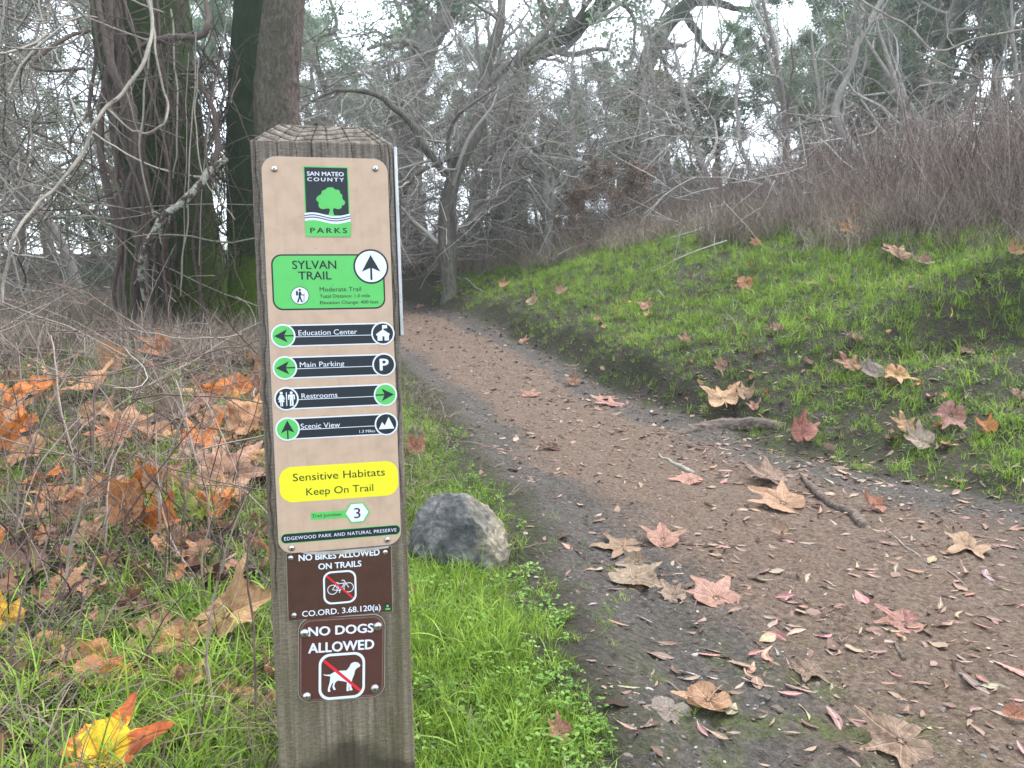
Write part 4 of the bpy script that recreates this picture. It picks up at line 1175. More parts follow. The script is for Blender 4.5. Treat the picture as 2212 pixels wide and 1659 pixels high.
# ------------------------------------------------------------------ fallen sycamore leaves
LA = [math.radians(a) for a in (0, 52, -52, 108, -108)]; LL = [1.0, .88, .86, .52, .54]
def m_syc(name):
    m = Mt(name)
    oc = m.n('ObjectInfo').outputs['Color']
    lc = m.attr('leaf', 'Vector'); sp = m.n('SeparateXYZ'); m.set(sp, '0', lc)
    X, Y = sp.outputs['X'], sp.outputs['Y']
    vein = None; side = None
    for a in LA:
        c, s_ = math.cos(a), math.sin(a)
        al = m.math('ADD', m.math('MULTIPLY', X, s_), m.math('MULTIPLY', Y, c))
        cr = m.math('ABSOLUTE', m.math('SUBTRACT', m.math('MULTIPLY', X, c), m.math('MULTIPLY', Y, s_)))
        on = m.math('GREATER_THAN', al, 0.0)
        ln = m.math('MULTIPLY', m.ramp(cr, [(.006, 1), (.020, 0)]), on)
        fr = m.math('FRACT', m.math('MULTIPLY', m.math('SUBTRACT', al, m.math('MULTIPLY', cr, .9)), 8.0))
        sv = m.math('MULTIPLY', m.math('MULTIPLY', m.ramp(m.math('ABSOLUTE', m.math('SUBTRACT', fr, .5)), [(.03, 1), (.10, 0)]), m.ramp(cr, [(.22, 1), (.30, 0)])), on)
        vein = ln if vein is None else m.math('MAXIMUM', vein, ln)
        side = sv if side is None else m.math('MAXIMUM', side, sv)
    blot = m.noise(2.2, 5, .6, 1.0, vec=lc)
    rn = m.rand()
    cmb = m.n('CombineXYZ'); m.set(cmb, '0', X); m.set(cmb, '1', Y); m.set(cmb, '2', m.math('MULTIPLY', rn, 30))
    b2_ = m.noise(2.6, 5, .65, .8, vec=cmb.outputs[0]); b3_ = m.noise(9, 4, .6, 0, vec=cmb.outputs[0])
    dark = m.mix(1, oc, (.40, .28, .22), 'MULTIPLY'); lt = m.mix(.5, oc, (.62, .42, .26))
    c = m.mix(m.ramp(b2_, [(.48, 0), (.66, .85)]), oc, dark)
    c = m.mix(m.ramp(b3_, [(.5, 0), (.7, .55)]), c, lt)
    c = m.mix(m.ramp(b3_, [(.28, .6), (.36, 0)]), c, (.045, .022, .014))
    c = m.mix(m.math('MULTIPLY', side, .32), c, dark)
    c = m.mix(m.math('MULTIPLY', vein, .6), c, m.mix(.5, oc, (.55, .38, .24)))
    bh = m.math('SUBTRACT', m.math('ADD', m.math('MULTIPLY', vein, 1.0), m.math('MULTIPLY', side, .4)), m.math('MULTIPLY', b3_, .5))
    return m.done(c, .58, m.bump(bh, .6, .003), .4, trans=.22)
M_SYC = m_syc('dry_sycamore_leaf')
def m_yel():
    m = Mt('yellow_hearted_leaf')
    lc = m.attr('leaf', 'Vector'); sp = m.n('SeparateXYZ'); m.set(sp, '0', lc)
    rr = m.n('VectorMath', operation='LENGTH'); ofs = m.n('VectorMath', operation='ADD'); m.set(ofs, '0', lc); m.set(ofs, '1', (.16, -.10, 0)); m.set(rr, '0', ofs.outputs[0])
    nz = m.noise(4, 5, .65, 1.2, vec=lc)
    k = m.ramp(m.math('ADD', rr.outputs['Value'], m.math('MULTIPLY', m.math('SUBTRACT', nz, .5), .9)), [(.29, 1), (.39, 0)])
    org = m.ramp(m.noise(7, 5, .6, vec=lc), [(.35, (.34, .065, .020)), (.65, (.52, .14, .045))])
    c = m.mix(k, org, (.86, .52, .03))
    vein = None
    for a in LA:
        c_, s_ = math.cos(a), math.sin(a)
        al = m.math('ADD', m.math('MULTIPLY', sp.outputs['X'], s_), m.math('MULTIPLY', sp.outputs['Y'], c_))
        cr = m.math('ABSOLUTE', m.math('SUBTRACT', m.math('MULTIPLY', sp.outputs['X'], c_), m.math('MULTIPLY', sp.outputs['Y'], s_)))
        ln = m.math('MULTIPLY', m.ramp(cr, [(.006, 1), (.018, 0)]), m.math('GREATER_THAN', al, 0.0)); vein = ln if vein is None else m.math('MAXIMUM', vein, ln)
    c = m.mix(m.math('MULTIPLY', vein, .6), c, (.30, .11, .06))
    return m.done(c, .5, m.bump(vein, .5, .003), .4, trans=.25)
M_YLEAF = m_yel()
def syc_outline(n=130, seed=0):
    rs = np.random.default_rng(seed); th = np.linspace(-math.pi, math.pi, n, endpoint=False)
    ll = [l * rs.uniform(.74, 1.1) for l in LL]; r = np.full(n, .47)
    for a, l in zip(LA, ll):
        a = a + rs.normal(0, .06)
        d = np.abs((th - a + math.pi) % (2 * math.pi) - math.pi)
        w = rs.uniform(.56, .78)
        lobe = l * (.50 * np.clip(1 - d / w, 0, 1) ** .55 + .36 * np.exp(-(d / .30) ** 2) + .14 * np.exp(-(d / .10) ** 2))
        r = np.maximum(r, lobe)
    # base notch
    dn = np.abs(np.abs(th) - math.pi); r *= 1 - .55 * np.exp(-(dn / .18) ** 2)
    ser = .045 * (1 - np.abs(((th * 7.3 + seed) % 1) * 2 - 1)) + .02 * rs.normal(size=n)
    r = r * (1 + ser)
    return th, r
def syc_mesh(seed, curl=.5, fold=.3, mat=None, wave=.08):
    rs = np.random.default_rng(100 + seed)
    th, r = syc_outline(130, seed); n = len(th); K = 9
    V = []; L = []
    c1, c2, ca = rs.uniform(-1, 1) * curl, rs.uniform(.2, 1) * curl, rs.uniform(0, 6.28)
    for k in range(1, K + 1):
        t = k / K; x = t * r * np.sin(th); y = t * r * np.cos(th)
        L.append(np.stack([x, y, np.zeros(n)], 1))
    L = np.concatenate([np.zeros((1, 3))] + L)
    x, y = L[:, 0].copy(), L[:, 1].copy(); rr = np.hypot(x, y)
    z = fold * np.abs(x) * .8 + c2 * rr ** 2 * .55 + c1 * .5 * (x * math.cos(ca) + y * math.sin(ca)) * np.abs(x * math.cos(ca) + y * math.sin(ca))
    z += wave * rr * np.sin(np.arctan2(x, y) * rs.choice((2, 3, 5)) + seed) * 1.4 + .24 * n2(x * 2.3 + seed, y * 2.3) + .09 * n2(x * 6 + seed, y * 6) + .03 * n2(x * 15 + seed, y * 15)
    # between-vein quilting
    thv = np.arctan2(x, y); q = np.min([np.abs((thv - a + math.pi) % (2 * math.pi) - math.pi) for a in LA], axis=0); z += .05 * rr * np.clip(q, 0, .4)
    if curl > .8:   # strongly rolled sheet
        a = curl * 1.15; u = x * math.cos(ca) + y * math.sin(ca); v = -x * math.sin(ca) + y * math.cos(ca)
        uu = np.sin(u * a) / a; zz = (1 - np.cos(u * a)) / a
        x, y = uu * math.cos(ca) - v * math.sin(ca), uu * math.sin(ca) + v * math.cos(ca); z = z * .5 + zz
    V = np.stack([x, y, z], 1)
    T = [[0, 1 + j, 1 + (j + 1) % n] for j in range(n)]
    i, j = np.meshgrid(np.arange(K - 1), np.arange(n), indexing='ij'); jn = (j + 1) % n
    Q = np.stack([1 + i * n + j, 1 + (i + 1) * n + j, 1 + (i + 1) * n + jn, 1 + i * n + jn], -1).reshape(-1, 4)
    me = mesh_np('sycamore_leaf', V, Q, np.array(T)[:, ::-1], [mat or M_SYC], attrs={'leaf': L})
    # petiole
    return me
def petiole(seed):
    rs = np.random.default_rng(seed); mb = MB()
    P = np.stack([np.linspace(0, rs.uniform(-.2, .2), 8), -np.linspace(0, .55, 8), .02 + .12 * np.sin(np.linspace(0, 2.2, 8)) * rs.uniform(.3, 1.2)], 1)
    mb.tubes(P, np.linspace(.016, .012, 8), 5, a=.6); return mb.mesh('leaf_stalk', [M_SYC], attr='tone')
SYC = {'flat': [syc_mesh(i, .15, .08, wave=.05) for i in range(5)], 'curl': [syc_mesh(10 + i, .55, .35) for i in range(5)], 'roll': [syc_mesh(20 + i, 1.5, .3) for i in range(5)]}
PET = [petiole(i) for i in range(4)]
OR, TA, BR, PK, GY, DK, RD, YE, PO = (.62, .19, .035), (.44, .26, .13), (.235, .115, .070), (.36, .19, .145), (.29, .235, .185), (.085, .042, .032), (.36, .09, .04), (.75, .42, .03), (.50, .26, .14)
def put_leaf(px, py, size, color, kind, label, tilt=0.0, taz=0.0, spin=None, lift=.005, mat=None, k=None):
    g, d = hit(px, py)
    S_ = size * d / F22 * .62
    k = random.randrange(5) if k is None else k
    root = empty('sycamore_leaf', tuple(g))
    me = SYC[kind][k] if mat is None else syc_mesh(40, .35, .2, mat)
    o = ob('leaf_blade', me, root)
    s_ = ob('leaf_stalk', PET[k % 4], root)
    for q in (o, s_): q.color = (*[v * (.70 if px < 600 else .74) for v in color], 1)
    nn = tnormal(g[0], g[1])
    qr = nn.to_track_quat('Z', 'Y').to_matrix().to_4x4()
    spin = random.uniform(0, 6.28) if spin is None else math.radians(spin)
    # tilt about a horizontal axis: the leaf leans up towards azimuth taz (0 = away from camera)
    ax = Matrix.Rotation(math.radians(taz), 4, 'Z') @ Matrix.Rotation(math.radians(tilt), 4, 'X')
    S4 = Matrix.Diagonal((S_, S_, S_ * (.6 if tilt < 20 else 1.0), 1))
    if tilt < 20: tilt *= .5
    lft = lift + abs(math.sin(math.radians(tilt))) * S_ * .55
    root.matrix_world = Matrix.Translation(Vector(g) + Vector((0, 0, lft))) @ (ax if tilt > 25 else ax @ qr) @ Matrix.Rotation(spin, 4, 'Z') @ S4
    tag(root, label, 'leaf', 'fallen sycamore leaves')
    return root
LEAVES = [
 (215, 1695, 250, OR, 'flat', 'orange leaf with bright yellow heart at the bottom left', 38, 8, -75, 'Y'),
 (120, 1690, 100, TA, 'curl', 'small tan leaf tucked under the yellow hearted leaf', 30, 20, 160),
 (14, 1372, 120, YE, 'curl', 'bright yellow leaf at the left edge of the photo', 45, 30, 20),
 (75, 1420, 190, (.50, .235, .10), 'flat', 'wide orange brown leaf beside the bright yellow leaf', 18, 0, 200),
 (500, 1400, 255, TA, 'curl', 'largest pale tan leaf leaning against the left foot of post', 40, -25, -50),
 (345, 1395, 170, (.36, .19, .12), 'roll', 'brown folded leaf left of the largest tan leaf', 25, 10, 30),
 (275, 1150, 175, (.50, .22, .09), 'roll', 'upright orange brown curled leaf in the dead stalks', 75, -20, 10),
 (315, 1085, 120, OR, 'roll', 'narrow bright orange leaf edge standing above curled leaf', 80, 40, 80),
 (490, 1075, 185, (.45, .26, .18), 'curl', 'broad pinkish tan leaf in front of the dark log', 42, 5, -30),
 (62, 1255, 150, (.25, .15, .12), 'roll', 'purplish brown leaf lying over grass at left', 20, 0, 80),
 (530, 1560, 120, (.46, .24, .12), 'curl', 'orange brown leaf near the foot of the post', 35, 20, 100),
 (12, 985, 110, OR, 'curl', 'orange leaf standing at the left edge behind stalks', 70, 20, 0),
 (246, 810, 100, (.50, .27, .14), 'roll', 'upright tan orange leaf caught in the brush', 80, 0, 0),
 (345, 778, 90, (.52, .23, .12), 'curl', 'orange leaf resting on brush before the big trunk', 55, 10, 60),
 (375, 930, 125, GY, 'roll', 'grey tan rolled leaf in the tangle of stalks', 60, -10, 120),
 (525, 950, 130, PO, 'curl', 'pinkish orange leaf just left of the post', 40, 0, -20),
 (247, 970, 115, (.45, .19, .09), 'curl', 'orange brown leaf right of centre in the left stalks', 35, 30, 40),
 (30, 885, 90, OR, 'curl', 'small orange leaf above the edge leaf at left', 45, 0, 0),
 (452, 880, 70, OR, 'roll', 'small v shaped orange leaf in the grass', 65, 0, 30),
 (278, 655, 60, RD, 'curl', 'rusty leaf on the ground before the big trunk', 50, 0, 0),
 (130, 1100, 120, (.48, .20, .10), 'curl', 'orange leaf low among stalks near left edge', 30, 20, 140),
 (195, 1180, 110, (.44, .25, .16), 'flat', 'tan leaf tip beside the upright curled leaf', 40, -30, 70),
 (455, 1270, 100, DK, 'curl', 'dark brown wet leaf left of the post', 20, 0, 50),
 (300, 1335, 120, (.14, .07, .05), 'curl', 'dark maroon leaf above the brown folded leaf', 20, 20, 0),
 (100, 1170, 90, (.40, .22, .15), 'flat', 'dull tan leaf under the dead stalks', 22, 0, 10),
 (420, 1010, 100, (.40, .25, .19), 'curl', 'dusty pink leaf behind the broad pinkish leaf', 50, 20, 170),
 (510, 905, 70, BR, 'flat', 'brown leaf in grass close to the post', 15, 0, 40),
 (545, 780, 46, (.42, .15, .07), 'flat', 'russet leaf in bright grass left of the post', 20, 0, 40),
 (495, 745, 30, YE, 'roll', 'tiny yellow leaf in grass left of the post', 30, 0, 40),
 (898, 990, 66, (.50, .22, .15), 'roll', 'salmon leaf in grass right of the post', 60, 20, 20),
 (897, 1298, 46, (.50, .22, .12), 'flat', 'salmon leaf in grass below the boulder', 40, 10, 20),
 (1212, 1605, 85, (.36, .17, .12), 'roll', 'curled brown leaf in thin grass at the bottom edge', 35, 0, 60),
 (1365, 1262, 175, (.27, .205, .145), 'curl', 'large greyish brown leaf on the trail left of pink one', 10, 0, 150),
 (1455, 1292, 90, (.27, .20, .15), 'flat', 'small greyish leaf between the large grey and pink leaves', 8, 0, 30),
 (1548, 1300, 165, (.40, .22, .175), 'flat', 'large pink leaf with drooping lobes mid trail', 12, 0, -60),
 (1350, 1188, 120, (.30, .20, .13), 'flat', 'tan brown leaf above the large greyish leaf', 6, 0, 80),
 (1432, 1175, 115, PK, 'curl', 'pinkish three lobed leaf near the tan brown one', 14, 0, 20),
 (1375, 1228, 90, (.31, .24, .17), 'roll', 'rolled grey brown leaf resting on the large greyish leaf', 15, 0, 120),
 (1530, 1528, 160, (.40, .235, .14), 'roll', 'brown leaf folded over at the bottom of the trail', 14, 0, 60),
 (1450, 1545, 150, (.20, .17, .155), 'flat', 'slate grey leaf under the folded brown leaf', 4, 0, 70),
 (1660, 1040, 118, (.24, .155, .12), 'curl', 'dull brown leaf behind the orange tan leaf', 10, 0, 0),
 (1692, 1098, 145, (.42, .25, .155), 'curl', 'orange tan leaf left of the crooked root', 16, 0, 80),
 (1490, 1040, 95, (.42, .22, .17), 'flat', 'flat pink leaf near the lichen spotted stick', 6, 0, 30),
 (1560, 888, 105, (.58, .37, .22), 'curl', 'pale peach leaf standing behind the buried root', 30, 0, 0),
 (1608, 868, 66, (.34, .22, .14), 'roll', 'rolled tan leaf above the buried root', 35, 0, 0),
 (1945, 1622, 210, (.24, .165, .12), 'curl', 'large dark brown leaf at the bottom right edge', 12, 0, 90),
 (1955, 1352, 120, (.34, .165, .14), 'flat', 'reddish leaf with curled tip right side of trail', 14, 0, 80),
 (2095, 1190, 125, (.40, .27, .175), 'curl', 'tan leaf with a hole on the right of the trail', 14, 0, 60),
 (1745, 1452, 115, (.185, .13, .10), 'flat', 'flat earth brown leaf pressed into the trail', 3, 0, 130),
 (1192, 972, 60, DK, 'roll', 'small dark curled leaf alone mid trail', 15, 0, 80),
 (1325, 876, 82, (.40, .20, .17), 'flat', 'flat pink leaf where the trail narrows', 5, 0, 10),
 (1312, 862, 60, (.42, .22, .16), 'flat', 'pink leaf just behind the flat pink leaf', 5, 0, 100),
 (1145, 855, 60, (.38, .20, .15), 'flat', 'small flattened leaf on the narrow far trail', 4, 0, 0),
 (1890, 1105, 75, (.40, .18, .12), 'roll', 'reddish rolled leaf just beyond the crooked root', 25, 0, 50),
 (1735, 948, 95, (.42, .17, .14), 'roll', 'reddish pink curled leaf at the foot of the bank', 25, 0, 0),
 (2188, 1558, 70, (.42, .19, .12), 'roll', 'orange leaf on the trail at the right edge', 20, 0, 20),
 (1690, 1165, 70, (.33, .22, .16), 'roll', 'small tan leaf below the orange tan leaf', 20, 0, 20),
 (1240, 832, 50, BR, 'curl', 'brown leaf curled on the trail by the cut bank', 20, 0, 20),
 (1130, 740, 34, PO, 'flat', 'pinkish leaf on the far bend of the trail', 12, 0, 20),
 (905, 665, 44, (.38, .19, .15), 'flat', 'pink leaf beside the post where the trail vanishes', 8, 0, 20),
 (1608, 632, 56, (.44, .20, .10), 'flat', 'orange brown leaf on the green bank', 55, 0, 160),
 (1940, 572, 78, (.44, .26, .17), 'curl', 'tan and orange leaf high on the bank', 40, 0, 20),
 (2000, 580, 56, (.27, .17, .13), 'curl', 'brown leaf beside the tan and orange leaf', 40, 0, 100),
 (1832, 488, 60, (.46, .17, .07), 'roll', 'rusty orange leaf hanging in the brush above bank', 75, 0, 0),
 (1838, 520, 56, (.55, .24, .06), 'curl', 'bright orange leaf below the rusty hanging leaf', 60, 0, 50),
 (1634, 535, 34, (.46, .18, .10), 'flat', 'small orange leaf at the edge of the thicket', 50, 0, 50),
 (968, 600, 30, (.50, .17, .05), 'flat', 'small orange leaf on the far verge near the post', 50, 0, 20),
 (962, 637, 36, (.52, .43, .33), 'roll', 'pale curled leaf on the far verge by the trail', 25, 0, 20),
 (1885, 822, 88, (.24, .195, .19), 'roll', 'grey rolled leaf on the bank left of peach leaf', 30, 0, 60),
 (1938, 826, 84, (.58, .31, .16), 'flat', 'peach orange five pointed leaf on the bank', 35, 0, 170),
 (1838, 806, 66, (.36, .18, .12), 'flat', 'russet brown leaf left of the grey rolled leaf', 40, 0, 20),
 (2055, 925, 96, (.38, .20, .17), 'flat', 'dusky pink leaf upright on the lower bank', 55, -10, 150),
 (1990, 968, 96, (.36, .29, .23), 'roll', 'grey tan furled leaf on the lower bank', 20, 0, 80),
 (2130, 942, 66, (.50, .18, .05), 'roll', 'vivid orange curled leaf near the right edge', 30, 0, 20),
 (1955, 938, 62, (.50, .30, .17), 'flat', 'small peach leaf above the furled leaf', 45, 0, 0),
 (1395, 674, 44, (.46, .24, .15), 'curl', 'small orange leaf in the middle of the green bank', 35, 0, 20),
 (1150, 660, 50, (.42, .31, .20), 'roll', 'long tan leaf near the top of the cut bank', 25, 0, 0),
 (1212, 640, 44, (.26, .15, .10), 'roll', 'brown leaf behind the long tan leaf', 35, 0, 0),
 (1088, 625, 34, (.48, .24, .14), 'roll', 'little orange tan leaf on the far green verge', 30, 0, 0),
 (2192, 560, 50, (.42, .20, .12), 'roll', 'orange brown leaf at right edge high on bank', 40, 0, 0),
 (2090, 770, 46, (.36, .20, .16), 'flat', 'dull pink leaf under the bare hollow', 30, 0, 0),
 (2200, 870, 60, (.17, .09, .07), 'curl', 'dark brown leaf at right edge of the bank', 30, 0, 0),
 (1850, 745, 46, (.20, .11, .08), 'curl', 'dark brown leaf half hidden in bank grass', 30, 0, 0),
 (1480, 745, 40, (.36, .18, .14), 'curl', 'dull reddish leaf low on the bank', 30, 0, 40),
 (1680, 720, 40, (.33, .17, .13), 'curl', 'reddish brown leaf midway up the bank', 30, 0, 80),
 (1560, 800, 44, (.36, .20, .15), 'roll', 'pinkish curled leaf above the peach leaf', 25, 0, 80),
]
for L in LEAVES:
    px, py, sz, colr, kd, lab, tl, ta, sp = L[:9]
    put_leaf(px, py, sz, colr, kd, lab, tl, ta, sp, mat=M_YLEAF if len(L) > 9 else None)

pile = [(OR, 'orange'), ((.55, .29, .14), 'tan orange'), (TA, 'pale tan'), (BR, 'brown'), (PO, 'pinkish tan'), ((.30, .15, .09), 'chestnut'), (DK, 'dark')]
for i in range(62):
    px = random.uniform(-20, 560); py = random.choice((random.uniform(860, 1180), random.uniform(860, 1540)))
    c_, nm = random.choices(pile, (4, 5, 5, 5, 4, 4, 2))[0]
    put_leaf(px, py, random.uniform(70, 150), c_, random.choice(('flat', 'curl', 'curl', 'roll')), '%s leaf heaped with others under the stalks left of post' % nm, random.uniform(5, 50), random.uniform(-60, 60), None)['group'] = '%s leaves heaped left of the post' % nm
# ------------------------------------------------------------------ narrow bay and eucalyptus leaves
def m_narrow():
    m = Mt('narrow_dry_leaf'); oc = m.n('ObjectInfo').outputs['Color']; r = m.rand()
    lc = m.attr('leaf', 'Vector'); sp = m.n('SeparateXYZ'); m.set(sp, '0', lc)
    cmb = m.n('CombineXYZ'); m.set(cmb, '0', sp.outputs['X']); m.set(cmb, '1', sp.outputs['Y']); m.set(cmb, '2', m.math('MULTIPLY', r, 40))
    b_ = m.noise(5, 5, .6, .3, vec=cmb.outputs[0]); c_ = m.noise(26, 2, .5, 0, vec=cmb.outputs[0])
    c = m.mix(m.ramp(b_, [(.45, 0), (.7, .6)]), oc, m.mix(1, oc, (.5, .4, .38), 'MULTIPLY'))
    c = m.mix(m.ramp(c_, [(.68, 0), (.74, .6)]), c, (.05, .025, .02))
    mid = m.ramp(m.math('ABSOLUTE', sp.outputs['X']), [(.008, .5), (.02, 0)])
    c = m.mix(mid, c, (.55, .42, .32))
    return m.done(c, .5, None, .4, trans=.12)
M_NAR = m_narrow()
def narrow_mesh(seed, asp, curl, twist):
    rs = np.random.default_rng(seed); n = 14; t = np.linspace(0, 1, n); w = asp * .5 * np.sin(np.pi * t ** .85) ** .8 * (1 - .25 * t); w[0] = w[-1] = .006
    bend = rs.uniform(-.18, .18); V = []; L = []
    for i in range(n):
        for s_ in (-1, -.5, 0, .5, 1):
            x = s_ * w[i]; y = t[i] - .5; L.append((x, y, 0))
            z = curl * (t[i] - .5) ** 2 + .6 * abs(x) * rs.choice((1, 1)) * twist * 1.5 + .02 * rs.normal() * .3
            z += twist * x * math.sin(t[i] * 5) * 2
            V.append((x + bend * math.sin(math.pi * t[i]), y, z))
    Q = [[i * 5 + j, i * 5 + j + 1, (i + 1) * 5 + j + 1, (i + 1) * 5 + j] for i in range(n - 1) for j in range(4)]
    return mesh_np('narrow_leaf', V, Q, mats=[M_NAR], attrs={'leaf': L})
NAR = [narrow_mesh(i, a, c, t) for i, (a, c, t) in enumerate([(.24, .06, .05), (.18, .25, .2), (.28, .1, .1), (.14, .15, .3), (.32, .1, .2), (.22, .45, .2), (.50, .2, .1), (.20, -.15, .2)])]
NC = [((.37, .20, .16), 'pinkish'), ((.42, .245, .18), 'salmon'), ((.31, .165, .13), 'dull red brown'), ((.235, .155, .125), 'brown'), ((.42, .29, .21), 'tan'), ((.33, .27, .25), 'greyish'), ((.16, .085, .065), 'dark brown')]
def put_narrow(g, L, ci, label, mi=None, grp='narrow dry leaves scattered on the ground', az=None, col=None):
    o = ob('narrow_leaf', NAR[random.randrange(8) if mi is None else mi])
    nn = tnormal(g[0], g[1], .05)
    o.matrix_world = Matrix.Translation(Vector(g) + Vector((0, 0, .003 + L * .03))) @ nn.to_track_quat('Z', 'Y').to_matrix().to_4x4() @ Euler((random.gauss(0, .1), random.gauss(0, .12), random.uniform(0, 6.28) if az is None else az)).to_matrix().to_4x4() @ Matrix.Diagonal((L, L, L, 1))
    c = col or NC[ci][0]; o.color = (*[v * random.uniform(.5, .8) for v in c], 1)
    tag(o, label, 'leaf', grp); return o
HAND = [(2190, 1375 + 82, 100, 0, 'pink narrow leaf at right edge above orange leaf'), (1800, 1560, 85, 0, 'long pink narrow leaf left of the large dark brown leaf'), (1668, 1425, 110, 1, 'pink narrow leaf mid right of the trail', ),
        (1735, 1545, 66, 4, 'tan narrow leaf standing apart near the bottom'), (1350, 1575, 60, 1, 'oval orange leaf on mossy mud at bottom'), (1395, 1567, 70, 3, 'brown crumpled narrow leaf beside the oval orange one'),
        (1358, 1490, 50, 4, 'round yellowish leaf with twig beneath it'), (1335, 1325 + 25, 50, 2, 'dark narrow leaf at the grass edge'), (1000, 1320, 60, 6, 'maroon narrow leaf standing in the grass strip'),
        (2053, 678, 26, 4, 'tiny bright yellow leaf under the bank hollow'), (1580, 1520 + 20, 60, 4, 'pale narrow leaf right of the folded brown leaf'), (1530, 1420, 55, 1, 'small salmon leaf below the drooping pink leaf'),
        (1590, 1440, 85, 0, 'long pink narrow leaf pointing right mid trail'), (2010, 1590, 80, 4, 'orange tan narrow leaf above the bottom right leaf'), (1545, 1605, 70, 0, 'pinkish narrow leaf under the folded leaf')]
for h_ in HAND:
    g, d = hit(h_[0], h_[1]); put_narrow(g, h_[2] * d / F22, h_[3], h_[4], col=(.80, .70, .05) if 'yellow leaf' in h_[4] else None)
cnt = 0; tries = 0
zones = {}
while cnt < 285 and tries < 9000:
    tries += 1
    px = random.uniform(880, 2240); py = 1659 - 960 * random.random() ** .8
    if random.random() < .5: px = random.uniform(1500, 2240); py = random.uniform(960, 1500)
    g, d = hit(px, py)
    r, l = masks(np.array([g[0]]), np.array([g[1]])); r, l = float(r[0]), float(l[0])
    on = (l > .05) and (r < .05)
    pr_ = 0
    if on: pr_ = .35 + .65 * math.exp(-abs(r) / .5)
    elif r >= .05 and r < 1.3: pr_ = .35
    if d > 9 or random.random() > pr_: continue
    L = random.uniform(.032, .074) * (1 if random.random() < .8 else .6)
    ci = random.choices(range(7), (5, 4, 5, 4, 2, 2, 2))[0]
    z_ = ('on the right part of the bare trail' if px > 1750 else 'on the middle of the bare trail' if px > 1300 else 'on the narrow far part of the trail') if on else 'in the short grass of the bank'
    put_narrow(g, L, ci, '%s narrow dry leaf lying %s' % (NC[ci][1], z_), grp='%s narrow leaves %s' % (NC[ci][1], z_)); cnt += 1
# the countless smaller ones
def narrow_stuff(i):
    me = NAR[i].copy(); me.materials.clear(); me.materials.append(M_CHIP2); return me
def m_chip2():
    m = Mt('small_narrow_leaf'); r = m.rand()
    return m.done(m.ramp(r, [(0, (.05, .028, .022)), (.25, (.12, .072, .053)), (.5, (.20, .122, .092)), (.8, (.25, .18, .13)), (1, (.27, .22, .18))]), .55, None, .35, trans=.1)
M_CHIP2 = m_chip2()
x, y = sample(12000, 1.2, 13, -16, 46, .5); r, l = masks(x, y)
pr_ = np.where((l > .05) & (r < .1), .16 + .75 * np.exp(-np.abs(r) / .35) + .45 * (y > 3.2), np.where((r > .1) & (r < 1.6), .35, 0))
k = (rng.random(len(x)) < pr_ * np.clip(.7 + n2(x * 2, y * 2), 0, 1.3)); x, y = x[k], y[k]; n = len(x)
pz = put(x, y); pz[:, 2] += .004
scatter('fallen_leaves', [narrow_stuff(i) for i in range(8)], pz, rots(n, .15), rng.uniform(.018, .055, n) * (1 + .07 * y), rng.integers(0, 8, n), 'small narrow dead leaves strewn along the trail edge')
# stuff leaves in the left brush: broken sycamore pieces between the stalks
def sycchip(i):
    me = SYC['curl'][i].copy(); me.materials.clear(); me.materials.append(M_SCH); return me
m_ = Mt('small_sycamore_leaf'); M_SCH = m_.done(m_.ramp(m_.rand(), [(0, (.06, .03, .022)), (.3, (.19, .095, .06)), (.6, (.34, .18, .12)), (.85, (.45, .24, .14)), (1, (.48, .19, .07))]), .6, m_.bump(m_.noise(60, 4), .5, .004), .35, trans=.15)
x, y = sample(1500, 1.0, 7, -46, -6, .5); r, l = masks(x, y)
k = (l < -.6) & (rng.random(len(x)) < np.where(y < 2.0, .22, .5)) & ~inpost(x, y, .08); x, y = x[k], y[k]; n = len(x)
pz = put(x, y); pz[:, 2] += .02
scatter('fallen_leaves', [sycchip(i) for i in range(5)], pz, rots(n, .55), rng.uniform(.03, .085, n), rng.integers(0, 5, n), 'brown crumpled leaf litter under the dead stalks')
x, y = sample(500, 2.5, 12, 5, 46, .5); r, l = masks(x, y)
k = (r > .15) & (rng.random(len(x)) < .5); x, y = x[k], y[k]; n = len(x)
pz = put(x, y); pz[:, 2] += .02
scatter('fallen_leaves', [sycchip(i) for i in range(5)], pz, rots(n, .4), rng.uniform(.025, .06, n), rng.integers(0, 5, n), 'dull brown leaf scraps sunk in the bank grass')
# ------------------------------------------------------------------ big trunks on the left
def base_pt(px, py, d):
    p = at(px, py, d); p[2] = zt1(p[0], p[1]); return p
D1 = 8.4
b0 = base_pt(385, 640, D1)
pts1 = [b0 + np.array([0, 0, -.35]), b0 + np.array([0, 0, .25]), at(362, 420, D1), at(325, 200, D1), at(300, 0, D1), at(285, -220, D1), at(255, -600, D1 + .3)]
t1 = empty('tree', tuple(b0))
tag(t1, 'massive dark mossy trunk wrapped in bare vines left of the post', 'tree')
me, A1, R1 = trunk_mesh('trunk', pts1, [.62, .56, .46, .44, .46, .44, .38], M_BARK1, 88, 230, .045, 4.2, .10, (.15, -1, .1), 1)
me.transform(Matrix.Translation(-Vector(b0))); ob('trunk', me, t1)
D2 = 7.9
b2_ = base_pt(545, 655, D2)
pts2 = [b2_ + np.array([0, 0, -.3]), b2_ + np.array([0, 0, .3]), at(530, 420, D2), at(532, 200, D2), at(545, 0, D2), at(560, -300, D2)]
t2 = empty('tree', tuple(b2_)); tag(t2, 'straight dark green mossy trunk just left of the post top', 'tree')
me, A2, R2 = trunk_mesh('trunk', pts2, [.30, .20, .17, .165, .17, .15], M_BARK2, 64, 220, .030, 6, .14, (-.2, -1, 0), 2)
me.transform(Matrix.Translation(-Vector(b2_))); ob('trunk', me, t2)
D3 = 7.3
b3_ = base_pt(640, 680, D3)
